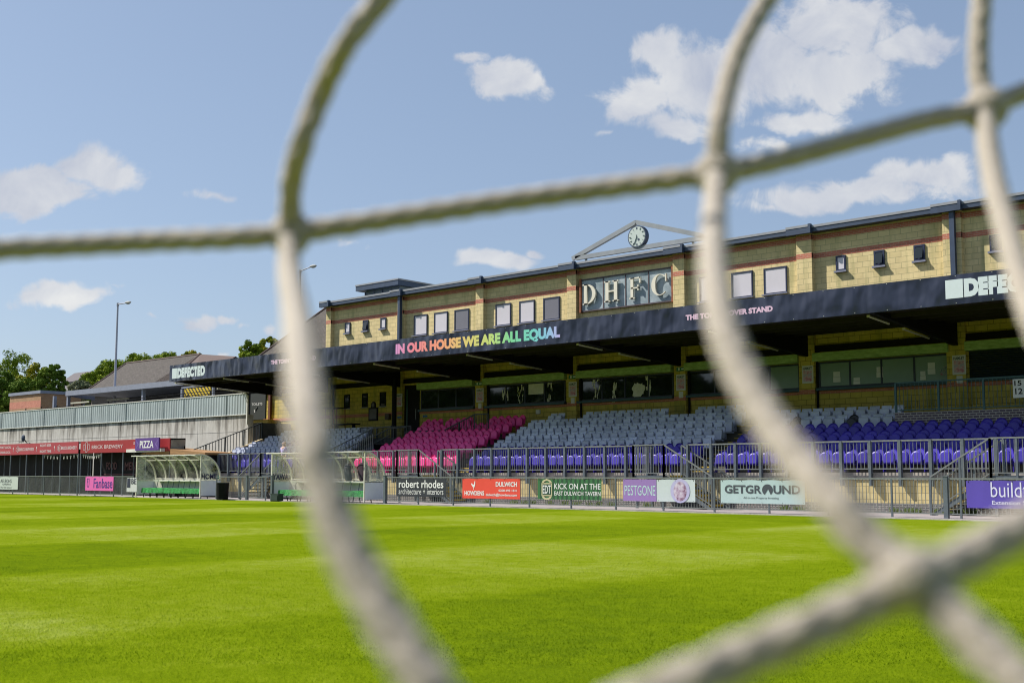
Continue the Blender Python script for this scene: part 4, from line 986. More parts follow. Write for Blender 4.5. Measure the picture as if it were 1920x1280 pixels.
# =================================================================== BANNERS ON THE FENCE
YBn = YF-.045
def banner(a, b_, yt, yb2, m, lab):
    X0, Zt = at(a, yt, YBn); X1, Zb = at(b_, yb2, YBn); t = thing('banner', ((X0+X1)/2, YBn, Zb), lab, 'banner', 'advertising banners tied to the pitch fence')
    nx, nz_ = 24, 4; v = []; Wd = X1-X0; ph = random.random()*6
    for j in range(nz_+1):
        for i in range(nx+1):
            x = X0+Wd*i/nx; z = Zb+(Zt-Zb)*j/nz_; yy = YBn-.002*sin(i*1.3+ph)*(1-abs(j/nz_-.5))-.0008*sin(i*.5+j)
            if j == nz_: z -= .008*(1+cos(i*pi/3))
            v.append((x, yy+.004, z))
    q = MB(); q.add(v, [(j*(nx+1)+i, j*(nx+1)+i+1, (j+1)*(nx+1)+i+1, (j+1)*(nx+1)+i) for j in range(nz_) for i in range(nx)]); obj('sheet', q, m, t, smooth=True)
    q = MB()
    for i in range(5):
        x = X0+.06+(Wd-.12)*i/4; q.bar((x, YBn-.004, Zt-.05), (x+.015, YF, 1.12), .012); q.bar((x, YBn, Zb+.04), (x+.01, YF, Zb+.0), .012)
    obj('cable_tie', q, M_black, t)
    return t, X0, X1, Zb, Zt
Yl = YBn-.002
def ink(n, c): return mat(n, c, .55, .03)
I_white = ink('white_ink', (.72, .72, .72)); I_navy = ink('navy_ink', (.015, .02, .05)); I_purp = ink('purple_ink', (.07, .02, .22))
def lets(t, items, m, name='lettering'):
    q = MB()
    for s, xa, xb, za, zb_, bo in items: text(q, s, xa, xb, za, zb_, Yl, bo)
    return obj(name, q, m, t)
def rel(X0, X1, Zb, Zt): return lambda u: X0+(X1-X0)*u, lambda v: Zb+(Zt-Zb)*v
# fanbase
t, a, b_, c, d = banner(160.5, 212, 892.5, 920, ink('banner_pink', (.72, .12, .42)), 'bright pink banner reading Fanbase'); U, V = rel(a, b_, c, d)
lets(t, [('Fanbase', U(.30), U(.97), V(.18), V(.86), .012)], I_purp)
q = MB(); ring(q, U(.10), V(.42), .16, .11, Yl, pi, 2*pi, 14, .8); q.box(U(.10)-.13, U(.10)-.09, Yl-.001, Yl, V(.42), V(.86)); q.box(U(.10)+.09, U(.10)+.13, Yl-.001, Yl, V(.42), V(.86)); q.box(U(.10)-.09, U(.10)+.03, Yl-.001, Yl, V(.8), V(.86)); q.box(U(.10)-.09, U(.10), Yl-.001, Yl, V(.6), V(.66)); obj('emblem', q, I_purp, t)
# far left white
t, a, b_, c, d = banner(-30, 33, 893, 917.5, ink('banner_offwhite', (.50, .55, .52)), 'off-white banner with small black print at the left edge'); U, V = rel(a, b_, c, d)
lets(t, [('AELEONS', U(.5), U(.82), V(.52), V(.80), 0), ('GARDENS', U(.56), U(.8), V(.34), V(.46), 0), ('The Old School', U(.5), U(.82), V(.10), V(.22), 0)], I_navy)
# black/white one partly behind dugout
t, a, b_, c, d = banner(238, 256, 895, 922, ink('banner_bw', (.55, .56, .58)), 'white and black banner half hidden behind the left dugout'); U, V = rel(a, b_, c, d)
q = MB(); q.box(U(.04), U(.36), Yl-.001, Yl, V(.3), V(.95)); obj('dark_block', q, I_navy, t); lets(t, [('BE', U(.45), U(.95), V(.55), V(.92), .02)], I_navy)
# robert rhodes
t, a, b_, c, d = banner(743.5, 837, 896, 931.5, ink('banner_black', (.018, .022, .032)), 'black banner reading robert rhodes architecture + interiors'); U, V = rel(a, b_, c, d)
lets(t, [('robert rhodes', U(.05), U(.94), V(.47), V(.90), .014), ('architecture + interiors', U(.05), U(.94), V(.12), V(.44), -.004)], I_white)
# howdens
t, a, b_, c, d = banner(867, 975, 896.5, 935.5, ink('banner_red', (.70, .06, .035)), 'orange red banner with white cockerel reading HOWDENS DULWICH'); U, V = rel(a, b_, c, d)
lets(t, [('HOWDENS', U(.04), U(.39), V(.15), V(.38), .03), ('DULWICH', U(.59), U(.95), V(.60), V(.84), .03), ('0208 693 1811', U(.64), U(.95), V(.36), V(.47), .02), ('dulwich@howdens.com', U(.42), U(.95), V(.10), V(.27), .02)], I_white)
q = MB(); cxx, czz = U(.20), V(.66); s = .17
q.add([(cxx+p[0]*s, Yl, czz+p[1]*s) for p in ((-.75, .2), (-.5, .55), (-.35, .3), (-.1, .1), (.15, .2), (.3, .75), (.5, 1.1), (.55, .5), (.5, 0), (.35, -.35), (.15, -.55), (.12, -1.0), (.0, -1.0), (.0, -.5), (-.3, -.3), (-.55, 0))], [tuple(range(15, -1, -1))]); obj('cockerel_emblem', q, I_white, t)
# EDT
def stripemat():
    m, nt, b = newmat('banner_green_stripes'); tc = nt.nodes.new('ShaderNodeTexCoord'); wv2 = nt.nodes.new('ShaderNodeTexWave'); wv2.inputs['Scale'].default_value = 1.55; wv2.bands_direction = 'X'
    nt.links.new(tc.outputs['Object'], wv2.inputs[0]); r = nt.nodes.new('ShaderNodeValToRGB'); r.color_ramp.interpolation = 'CONSTANT'; nt.links.new(wv2.outputs['Fac'], r.inputs[0]); r.color_ramp.elements[0].color = (.03, .14, .045, 1); r.color_ramp.elements[1].color = (.012, .065, .025, 1); r.color_ramp.elements[1].position = .5
    nt.links.new(r.outputs[0], b.inputs['Base Color']); b.inputs['Roughness'].default_value = .55; return m
t, a, b_, c, d = banner(1008, 1128, 897, 937.5, stripemat(), 'green striped banner reading KICK ON AT THE EAST DULWICH TAVERN'); U, V = rel(a, b_, c, d)
lets(t, [('KICK ON AT THE', U(.27), U(.985), V(.50), V(.78), .008), ('EAST DULWICH TAVERN', U(.27), U(.985), V(.20), V(.40), .008), ], I_white)
q = MB(); q.box(U(.065), U(.235), Yl-.001, Yl, V(.16), V(.80)); ring(q, U(.15), V(.78), .15, .09, Yl-.001, 0, pi, 12, 1.6); ring(q, U(.15), V(.18), .15, .09, Yl-.001, pi, 2*pi, 12, 1.6); disc(q, U(.15), V(.955), .04, Yl-.002, 8); obj('crest', q, ink('cream_ink', (.50, .46, .28)), t)
q = MB(); q.box(U(.08), U(.22), Yl-.003, Yl-.0015, V(.22), V(.74)); obj('crest_field', q, ink('dark_green_ink', (.01, .05, .03)), t)
q = MB(); text(q, 'EDT', U(.085), U(.215), V(.28), V(.68), Yl-.005, .012); obj('crest_lettering', q, I_white, t)
# pestgone
t, a, b_, c, d = banner(1168.5, 1303.5, 898, 941, ink('banner_white', (.50, .56, .58)), 'half purple half white banner reading PESTGONE with a round picture'); U, V = rel(a, b_, c, d)
q = MB(); q.box(a, U(.475), Yl-.0005, Yl+.003, c, d); obj('purple_panel', q, ink('banner_purple', (.27, .16, .42)), t)
q = MB(); text(q, 'PESTGONE', U(.02), U(.46), V(.26), V(.72), Yl-.003, .0); obj('lettering', q, ink('pale_ink', (.42, .60, .60)), t)
q = MB(); disc(q, U(.80), V(.49), .38, Yl-.002, 28, 1.0, 1.05); obj('picture_ring', q, ink('lilac_ink', (.42, .40, .62)), t)
q = MB(); disc(q, U(.80), V(.47), .27, Yl-.004, 22, .95, 1.2); obj('picture', q, blot('round_picture_print', (.16, .07, .13), (.40, .30, .42), (.55, .50, .60), 5), t)
# getground
t, a, b_, c, d = banner(1351, 1509.5, 899, 945.5, ink('banner_paleblue', (.40, .52, .53)), 'pale blue banner reading GETGROUND'); U, V = rel(a, b_, c, d)
I_char = ink('charcoal_ink', (.05, .06, .075))
lets(t, [('GETGR', U(.05), U(.50), V(.42), V(.78), .03), ('UND', U(.64), U(.95), V(.42), V(.78), .03), ('All-in-one Property Investing', U(.28), U(.70), V(.18), V(.29), 0)], I_char)
q = MB(); cxx, czz, r_o = U(.57), V(.58), .18
pts = [(cxx+r_o*1.05*cos(aa), Yl, czz+r_o*sin(aa)) for aa in np.linspace(radians(235), radians(-55), 24)]+[(cxx+.02, Yl, czz+.03)]
q.add(pts, [tuple(range(len(pts)))]); obj('roof_emblem', q, I_char, t)
# buildteam
t, a, b_, c, d = banner(1811, 1990, 900, 955, ink('banner_violet', (.085, .055, .36)), 'deep violet banner reading build at the right edge'); U, V = rel(a, b_, c, d)
lets(t, [('buildteam', U(.27), U(.96), V(.40), V(.94), -.002), ('Extension Specialists', U(.28), U(.92), V(.09), V(.28), .01)], ink('lavender_ink', (.62, .62, .78)))
# traffic cone and plants in walkway
q = MB()
for x in (-28.9, -28.3, -27.6, -27.2, -31, -30.6, -14.9, -14.6, -13.9, -13.6, -13.2, -26.5, -29.7, -31.6, -12.9, -15.3, -19.2, -18.7, -24.9, -33.1):
    for i in range(36):
        aa = random.random()*6.28; hh = .06+random.random()*.14; rr = .05+.10*random.random(); bx_, by_ = x+random.gauss(0, .09), 35.4+random.gauss(0, .05); q.add([(bx_-.012, by_, 0), (bx_+.012, by_, 0), (bx_+rr*cos(aa)+.02, by_+rr*sin(aa), hh), (bx_+rr*cos(aa)*.7-.02, by_+rr*sin(aa)*.7, hh*.95)], [(0, 1, 2, 3)])
obj('weeds', q, mat('weed_leaf', (.09, .13, .03), .8, .3), None, label='low leafy weeds along the foot of the front wall behind the fence', cat='weeds', kind='stuff')

# =================================================================== LEFT SIDE: CONCRETE WALL, BAR STALLS
YL = 40.0
Xr = at(467, 740, YL)[0]
t = thing('retaining_wall', (Xr, YL, 0), 'stained concrete retaining wall topped with pale corrugated sheeting', 'wall')
zc0, zc1 = H+.0922*YL, H+.1228*YL
def stained():
    m, nt, b = newmat('stained_concrete'); LK = nt.links.new; b.inputs['Roughness'].default_value = .9
    tc = nt.nodes.new('ShaderNodeTexCoord')
    mp = nt.nodes.new('ShaderNodeMapping'); mp.inputs['Scale'].default_value = (1.6, 1, .20); LK(tc.outputs['Object'], mp.inputs[0])
    n = nt.nodes.new('ShaderNodeTexNoise'); n.inputs['Scale'].default_value = 1.5; n.inputs['Detail'].default_value = 8; n.inputs['Roughness'].default_value = .7; LK(mp.outputs[0], n.inputs['Vector'])
    sp = nt.nodes.new('ShaderNodeSeparateXYZ'); LK(tc.outputs['Object'], sp.inputs[0])
    g_ = nt.nodes.new('ShaderNodeMapRange'); LK(sp.outputs[2], g_.inputs[0]); g_.inputs[1].default_value = zc0-2.6; g_.inputs[2].default_value = zc0; g_.inputs[3].default_value = -.16; g_.inputs[4].default_value = .12
    ad = nt.nodes.new('ShaderNodeMath'); ad.operation = 'ADD'; LK(n.outputs['Fac'], ad.inputs[0]); LK(g_.outputs[0], ad.inputs[1])
    r = nt.nodes.new('ShaderNodeValToRGB'); LK(ad.outputs[0], r.inputs[0]); e = r.color_ramp.elements; e[0].position = .49; e[0].color = (.52, .50, .46, 1); e[1].position = .74; e[1].color = (.07, .065, .06, 1); q = e.new(.61); q.color = (.30, .28, .25, 1)
    n2 = nt.nodes.new('ShaderNodeTexNoise'); n2.inputs['Scale'].default_value = 2; n2.inputs['Detail'].default_value = 6; LK(tc.outputs['Object'], n2.inputs['Vector'])
    mr = nt.nodes.new('ShaderNodeMapRange'); LK(n2.outputs['Fac'], mr.inputs[0]); mr.inputs[3].default_value = .75; mr.inputs[4].default_value = 1.2
    mu = nt.nodes.new('ShaderNodeMix'); mu.data_type = 'RGBA'; mu.blend_type = 'MULTIPLY'; mu.inputs[0].default_value = 1; LK(r.outputs[0], mu.inputs[6]); LK(mr.outputs[0], mu.inputs[7]); LK(mu.outputs[2], b.inputs['Base Color'])
    return m
q = MB(); q.box(-140, Xr, YL, YL+.35, 0, zc0-.02); obj('concrete_wall', q, stained(), t)
q = MB()
for x in np.arange(-139, Xr, 2.4): q.box(x-.012, x+.012, YL-.004, YL+.0, .3, zc0-.05)
q.box(-140, Xr-.1, YL-.004, YL, zc0-1.05, zc0-1.03); obj('joints', q, M_tarmac, t)
v = []; xs_ = np.arange(-139, Xr-.12, .07)
for i, x in enumerate(xs_): o_ = .02 if i % 4 in (1, 2) else 0; v += [(x, YL-.05-o_, zc0), (x, YL-.05-o_, zc1)]
q = MB(); q.add(v, [(2*i, 2*i+2, 2*i+3, 2*i+1) for i in range(len(xs_)-1)]); obj('corrugated_sheet', q, M_corr, t)
q = MB(); q.box(-139, Xr-.25, YL-.09, YL-.02, zc1, zc1+.05); q.box(-139, Xr-.1, YL-.09, YL-.02, zc0-.04, zc0); q.box(Xr-.12, Xr-.02, YL-.09, YL-.0, zc0-.6, zc1-.12); q.bar((Xr-.26, YL-.05, zc1+.02), (Xr-.07, YL-.05, zc1-.13), .07)
obj('edge_trim', q, M_whitedull, t)
q = MB(); 
for x in np.arange(-139, Xr, 2.35): q.box(x-.02, x+.02, YL-.1, YL-.085, zc0, zc1)
obj('sheet_laps', q, M_corr, t)

YS = 34.6
# stalls with red fascias
def stall(xa, xb, za_, zb_, m, lab, Y=YS, zt=None, cuts=()):
    t = thing('bar_stall', ((xa+xb)/2, Y, 0), lab, 'stall', 'red fronted bar stalls under the concrete wall'); z0, z1 = zb_, za_
    q = MB(); q.box(xa, xb, Y, Y+.06, z0, z1); obj('fascia', q, m, t)
    q = MB(); q.add([(xa, Y+.06, z1-.02), (xb, Y+.06, z1-.02), (xb, Y+1.0, z1+.02), (xa, Y+1.0, z1+.02), (xa, Y+.06, z1-.1), (xb, Y+.06, z1-.1), (xb, Y+1.0, z1-.06), (xa, Y+1.0, z1-.06)], [(0, 1, 2, 3), (4, 7, 6, 5), (0, 4, 5, 1), (1, 5, 6, 2), (3, 7, 4, 0)]); obj('roof', q, M_black, t)
    q = MB(); q.box(xa, xb, Y+.9, Y+1.0, 0, z0+.3); obj('back_wall', q, M_black, t)  # black sheet: the shade inside the stall is put into its colour
    q = MB(); q.box(xa, xb, Y+.6, Y+.88, 0, 1.0); obj('counter', q, M_black, t)
    if xb > -56.9:
        q = MB(); q.box(xb-.03, xb, Y+.07, Y+1.0, 0, z1); obj('end_board', q, M_conc, t)
    n = max(2, round((xb-xa)/2.4))
    for i in range(n+1):
        x = xa+(xb-xa)*i/n; q = MB(); q.box(x-.03, x+.03, Y+.02, Y+.08, 0, z0); obj('post', q, M_grey_steel, t)
        q = MB(); q.box(x+.35, x+.39, Y+.5, Y+.54, 0, z0+.1); obj('post', q, M_grey_steel, t)
    return t
M_redA = mat('faded_red_banner', (.36, .035, .05), .5, .12, 1); M_redB = mat('red_banner', (.30, .012, .018), .5, .12, 1)
xa, xb = -90, at(146.5, 840, YS)[0]; zt, zb = at(146.5, 827.5, YS)[1], at(146.5, 849.5, YS)[1]
s1 = stall(xa, xb, zt, zb, M_redA, 'left bar stall with faded red fascia and triangle bunting')
def brick_logo(mb, x, z, s, Y):
    for dx, hh in ((-1, .55), (0, 1.0), (1, .55)):
        w_ = .42*s; h_ = s*hh; c = x+dx*w_*1.05
        mb.box(c-w_/2, c+w_/2, Y-.001, Y, z+h_/2-.03, z+h_/2); mb.box(c-w_/2, c+w_/2, Y-.001, Y, z-h_/2, z-h_/2+.03); mb.box(c-w_/2, c-w_/2+.03, Y-.001, Y, z-h_/2, z+h_/2); mb.box(c+w_/2-.03, c+w_/2, Y-.001, Y, z-h_/2, z+h_/2)
I_pale = ink('pale_print', (.62, .50, .52))
q = MB(); Ys = YS-.006
def zq(v): return zb+(zt-zb)*v
def xp(p): return at(p, 840, Ys)[0]
for (s, a, b2, v0, v1) in (('SUPPORT LOCAL', -6, 21, .60, .82), ('DRINK LOCAL', 1, 20, .15, .36), ('BRICK BREWERY', 37, 64, .34, .62), ('RIGHT BEER', 75, 96, .66, .88), ('RIGHT TIME', 75, 96, .14, .36), ('BRICK BREWERY', 115, 144, .36, .64)):
    text(q, s, xp(a), xp(b2), zq(v0), zq(v1), Ys, .02)
brick_logo(q, xp(33.5), zq(.5), .42, Ys); brick_logo(q, xp(111), zq(.5), .42, Ys)
for p in (25, 68.5, 102): x = xp(p); disc(q, x, zq(.6), .08, Ys, 8, .8); q.box(x-.015, x+.015, Ys-.001, Ys, zq(.25), zq(.5))
obj('lettering', q, I_pale, s1)
xa2, xb2 = at(151, 840, YS)[0], at(318, 840, YS)[0]
s2 = stall(xa2, xb2, zt, zb, M_redB, 'right bar stall with deep red fascia reading BRICK BREWERY')
q = MB(); text(q, 'BRICK BREWERY', xp(172), xp(230), zq(.34), zq(.64), Ys, .005); brick_logo(q, xp(162), zq(.5), .62, Ys); text(q, 'S', xp(250), xp(252.5), zq(.6), zq(.8), Ys, .01); obj('lettering', q, I_pale, s2)
M_bunt = ink('bunting_cloth', (.50, .50, .42))
for (a, b2, s) in ((78, 146, s1), (152, 189, s2)):
    q = MB(); n = 11 if s is s1 else 9
    for i in range(n):
        x = xp(a)+(xp(b2)-xp(a))*(i+.5)/n; z = zb-.06-.10*sin(pi*(i+.5)/n); q.add([(x-.12, YS+.1, z), (x+.12, YS+.1, z), (x, YS+.1, z-.22)], [(0, 2, 1)])
    q.bar((xp(a), YS+.1, zb-.05), (xp(b2), YS+.1, zb-.05), .012); obj('bunting', q, M_bunt, None, label='string of pale triangle pennants under the '+('faded left' if s is s1 else 'deep red right')+' stall fascia', cat='bunting', group='pennant strings')
q = MB(); text(q, 'FOOD', at(199, 870, YS+.85)[0], at(219, 870, YS+.85)[0], at(210, 880, YS+.85)[1], at(210, 866, YS+.85)[1], YS+.85, .02); text(q, 'MENU', at(234, 870, YS+.85)[0], at(262, 870, YS+.85)[0], at(240, 881, YS+.85)[1], at(240, 866, YS+.85)[1], YS+.85, .02); q.box(at(195, 870, YS+.85)[0], at(266, 870, YS+.85)[0], YS+.86, YS+.88, at(210, 888, YS+.85)[1], at(210, 890, YS+.85)[1]); obj('menu_lettering', q, mat('dim_pink_ink', (.10, .03, .035), .6), s2)
# pizza sign and brown lean-to
YZ = 34.3; X0, Zt_ = at(254, 821.5, YZ); X1, Zb_ = at(297.5, 843.5, YZ)
t = thing('pizza_sign', ((X0+X1)/2, YZ, Zb_), 'purple sign reading PIZZA above the brown food kiosk', 'sign')
q = MB(); q.box(X0, X1, YZ, YZ+.08, Zb_, Zt_); obj('board', q, ink('sign_purple', (.085, .03, .22)), t)
q = MB(); text(q, 'PIZZA', X0+(X1-X0)*.20, X0+(X1-X0)*.78, Zb_+(Zt_-Zb_)*.2, Zb_+(Zt_-Zb_)*.78, YZ-.006, .02); obj('lettering', q, I_white, t)
q = MB(); h_ = (Zt_-Zb_)
for s_ in (-1, 1):
    cxx = (X0+X1)/2+s_*(X1-X0)*.42; cz_ = (Zt_+Zb_)/2
    for k_ in (.18, .11): q.add([(cxx-s_*k_, YZ-.005, cz_), (cxx+s_*k_*.6, YZ-.005, cz_+k_*1.5), (cxx+s_*k_*.6+s_*.02, YZ-.005, cz_+k_*1.5), (cxx-s_*k_+s_*.03, YZ-.005, cz_), (cxx+s_*k_*.6+s_*.02, YZ-.005, cz_-k_*1.5), (cxx+s_*k_*.6, YZ-.005, cz_-k_*1.5)], [(0, 1, 2, 3), (0, 3, 4, 5)])
obj('slice_emblem', q, ink('sign_lilac', (.30, .20, .55)), t)
t = thing('food_kiosk', (at(300, 860, 34.5)[0], 34.5, 0), 'brown timber lean-to kiosk roof behind the left dugout', 'kiosk')
X0, X1 = at(238, 845, 34.4)[0], at(303, 845, 34.4)[0]; q = MB(); q.box(X0, X1, 34.35, 34.6, at(270, 847, 34.4)[1], at(270, 841, 34.4)[1]); obj('shelf', q, M_whitedull, t)
pts = [(at(262, 850, 34.6)[0], at(262, 851, 34.6)[1]), (at(296, 842, 34.6)[0], at(296, 838.5, 34.6)[1]), (at(384, 849, 34.6)[0], at(384, 848, 34.6)[1]), (at(384, 852, 34.6)[0], at(384, 852, 34.6)[1])]
q = MB(); q.prism(pts, 'y', 34.62, 36.6); obj('roof', q, M_wood, t)
q = MB(); q.box(at(262, 860, 34.7)[0], at(384, 860, 34.7)[0], 35.0, 36.4, 0, pts[0][1]-.02); obj('kiosk_wall', q, M_black, t)
# wall lamp / dish
x, z = at(43.5, 821, YL-.3); t = thing('floodlight', (x, YL-.3, z), 'small dark dish shaped lamp on the stained wall', 'lamp'); q = MB(); q.sphere((x, YL-.3, z), .22, .12, .28); obj('head', q, M_gutter, t); q = MB(); q.bar((x, YL-.2, z-.1), (x-.1, YL, z-.3), .05); q.bar((x, YL-.25, z-.3), (x-.75, YL-.25, z-.3), .03); obj('bracket', q, M_black, t)

# =================================================================== BEHIND THE WALL (raised ground)
def wood_fence_rail():
    q = MB()
    for zz, a in ((.35, 0), (.7, 0)):
        q.bar((at(0, 770, 42)[0], 42, zc1+zz*.35+.0), (at(445, 738, 42)[0], 42, zc1+zz*.5+.3), .04)
    for x in np.arange(-90, -60, 2.6): q.box(x-.03, x+.03, 41.97, 42.03, ZU, zc1+.5)
    obj('guard_rail', q, M_black, None, label='thin dark guard rail running just behind the corrugated sheeting', cat='railing')
wood_fence_rail()
# brick hut
YH = 50; X0, Zt_ = at(19, 741, YH); X1 = at(77, 738, YH)[0]
t = thing('brick_hut', (X0, YH, ZU), 'small flat roofed brick hut behind the wall at far left', 'hut')
q = MB(); q.box(X0, X1, YH, YH+4, ZU-.5, Zt_-.1); obj('wall', q, M_hutbrick, t)
q = MB(); q.box(X0-.002, X1+.004, YH-.006, YH+.01, at(50, 765, YH)[1], at(50, 752, YH)[1]); obj('red_band', q, M_red, t)
q = MB(); q.box(X0-.1, X1+.1, YH-.12, YH+4.1, Zt_-.1, Zt_+.18); obj('roof', q, M_steelgrey, t)
# steel shelter
YV = 47; t = thing('steel_shelter', (at(200, 750, YV)[0], YV, ZU), 'open blue grey steel shelter with flat roof and strip lights', 'shelter')
Xa_, Xb_ = at(97, 740, YV)[0], at(345, 740, YV)[0]
zt1 = at(123, 733, YV)[1]; zt0 = at(97, 741, YV)[1]
q = MB(); q.box(at(123, 733, YV)[0], Xb_, YV, YV+.2, zt1-.42, zt1); q.add([(Xa_, YV+4, zt1-.1), (at(123, 733, YV)[0], YV, zt1), (at(123, 733, YV)[0], YV, zt1-.42), (Xa_, YV+4, zt1-.5)], [(0, 1, 2, 3)]); obj('fascia', q, M_steelgrey, t)
q = MB(); q.add([(at(123, 733, YV)[0], YV+.1, zt1), (Xb_, YV+.1, zt1), (Xb_, YV+7, zt1+.2), (Xa_, YV+7, zt1+.2)], [(0, 1, 2, 3)]); q.add([(at(123, 733, YV)[0], YV+.1, zt1-.3), (Xb_, YV+.1, zt1-.3), (Xb_, YV+7, zt1-.1), (Xa_, YV+7, zt1-.1)], [(3, 2, 1, 0)]); obj('roof', q, M_steelgrey, t)
for px in (96, 122, 262): x = at(px, 745, YV)[0]; q = MB(); q.box(x-.12, x+.12, YV+.2, YV+.45, ZU, zt1-.3); obj('column', q, M_steelgrey, t)
for px in (130, 200): x = at(px, 750, YV+3)[0]; q = MB(); q.box(x, x+3.6, YV+3, YV+3.12, zt1-.75, zt1-.62); obj('strip_light', q, M_tube, t)
q = MB(); q.box(Xa_, Xb_, YV+7, YV+7.2, ZU, zt1); obj('back_wall', q, mat('shelter_back', (.03, .03, .035), .8, .2), t)
# hazard board
YQ = 44.5; X0, Zt_ = at(346, 729, YQ); X1, Zb_ = at(394, 740, YQ)
m, nt3, b3 = newmat('hazard_stripes'); tc3 = nt3.nodes.new('ShaderNodeTexCoord'); wv3 = nt3.nodes.new('ShaderNodeTexWave'); wv3.bands_direction = 'DIAGONAL'; wv3.inputs['Scale'].default_value = 1.6; nt3.links.new(tc3.outputs['Object'], wv3.inputs[0]); r3 = nt3.nodes.new('ShaderNodeValToRGB'); r3.color_ramp.interpolation = 'CONSTANT'; nt3.links.new(wv3.outputs['Fac'], r3.inputs[0]); r3.color_ramp.elements[0].color = (.60, .42, .01, 1); r3.color_ramp.elements[1].color = (.03, .025, .01, 1); r3.color_ramp.elements[1].position = .62; nt3.links.new(r3.outputs[0], b3.inputs['Base Color'])
q = MB(); q.box(X0, X1, YQ, YQ+.1, Zb_, Zt_); hb = obj('hazard_board', q, m, None, label='yellow and black striped height warning bar under the canopy end', cat='sign')
q = MB(); q.box(X0-.5, X0-.35, YQ, YQ+.15, ZU, Zt_); q.box(X1+.2, X1+.35, YQ, YQ+.15, ZU, Zt_); q.bar((X0-.5, YQ+.1, Zt_+.1), (X1+3, YQ+.1, Zt_+.2), .1); obj('post', q, M_steelgrey, hb)
# slate hall
def P3(px, py, Y): x, z = at(px, py, Y); return (x, Y, z)
t = thing('slate_roof_hall', (at(280, 740, 58)[0], 58, ZU), 'hall with a long hipped grey slate roof left of the canopy', 'hall')
E1, E2 = P3(156, 731, 58), P3(356, 725, 58); R1, R2 = P3(237, 680.5, 64), P3(375, 664.5, 64)
zE = (E1[2]+E2[2])/2; zR = (R1[2]+R2[2])/2; E1 = (E1[0], 58, zE); E2 = (R2[0]+3.8, 58, zE); R1 = (R1[0], 64, zR); R2 = (R2[0], 64, zR)
q = MB(); q.add([E1, E2, R2, R1, (E1[0], 70, zE), (E2[0], 70, zE)], [(0, 1, 2, 3), (4, 0, 3), (1, 5, 2), (5, 4, 3, 2)]); obj('roof', q, M_slate, t)
q = MB(); q.tube(R1, R2, .12); q.tube(R2, E2, .12); q.tube(R1, E1, .12); obj('ridge', q, M_slate2, t)
q = MB(); q.box(E1[0]+.6, E2[0]-.6, 58.6, 69.4, ZU-.2, zE-.02); obj('wall', q, mat('hall_wall', (.16, .13, .10), .8, .2), t)
q = MB(); q.box(E1[0]-.1, E2[0]+.1, 57.85, 58.0, zE-.18, zE+.02); obj('gutter', q, M_whitedull, t)
W1 = P3(442, 668, 64); q = MB(); q.add([R2, W1, (W1[0]+2, 58, zE), (R2[0]+.2, 58, zE)], [(0, 3, 2, 1)]); q.add([R2, W1, (W1[0]+2, 70, zE), (R2[0]+.2, 70, zE)], [(0, 1, 2, 3)]); obj('wing_roof', q, M_slate2, t)
# hipped slate roof joined to the stand
A_, B_, T_ = (-59.3, YW-.3, 8.55), (xcorner+.1, YW-.3, 8.72), P3(612, 577, 45.6)
t = thing('slate_roof_annexe', (-57, 44, 4.3), 'steep slate roof rising behind the canopy against the yellow wall', 'annexe')
q = MB(); zt2 = T_[2]
q.add([A_, (xcorner, YW-.3, 8.55), (xcorner, 45.6, zt2), (T_[0], 45.6, zt2), (-59.3, 49, 8.55), (xcorner, 49, 8.55)], [(0, 1, 2, 3), (4, 0, 3), (5, 4, 3, 2)]); obj('roof', q, M_slate, t)
q = MB(); q.tube(A_, (T_[0], 45.6, zt2), .09); obj('hip_tiles', q, M_slate2, t)
q = MB(); q.box(-59.0, xcorner-.05, YW+5.6, 48.8, ZU, 8.5); obj('wall', q, M_blockin, t)

# lamp posts
def lamp(px, ytop, Y, hx, hy, lab):
    x, zt_ = at(px, ytop, Y); t = thing('street_lamp', (x, Y, ZU), lab, 'street lamp', 'tall grey lamp posts behind the ground')
    q = MB(); q.tube((x, Y, ZU-.2), (x, Y, ZU+1.6), .15, .15, 12); q.tube((x, Y, ZU+1.6), (x, Y, zt_), .12, .075, 12); obj('pole', q, M_lamp, t)
    X2, Z2_ = at(hx, hy, Y); q = MB(); q.tube((x, Y, zt_-.05), (X2-.3, Y, Z2_-.03), .06, .045); q.tube((x, Y, zt_-.25), (x, Y, zt_+.05), .11); obj('arm', q, M_lamp, t)
    q = MB(); q.sphere((X2, Y, Z2_), .48, .18, .11, 12, 8); q.sphere((X2+.05, Y, Z2_-.07), .32, .13, .1, 12, 8); obj('lamp_head', q, M_hi, t)
lamp(221, 569, 52, 240, 567, 'tall grey street lamp rising behind the corrugated wall')
lamp(563, 507, 62, 587, 499, 'tall street lamp beside the slate roof, partly behind the net')

# distant house
t = thing('distant_house', (at(130, 712, 120)[0], 120, ZU), 'small distant house between the trees', 'house')
X0, X1 = at(116, 712, 120)[0], at(146, 712, 120)[0]; za_, zb_ = at(130, 716, 120)[1], at(130, 706, 120)[1]
q = MB(); q.box(X0, X1, 120, 126, ZU, za_); obj('wall', q, mat('render_wall', (.32, .30, .32), .8), t)
q = MB(); q.prism([(119.7, za_), (126.3, za_), (123, zb_+1.2)], 'x', X0-.3, X1+.3); obj('roof', q, mat('dull_tiles', (.06, .05, .06), .8), t)

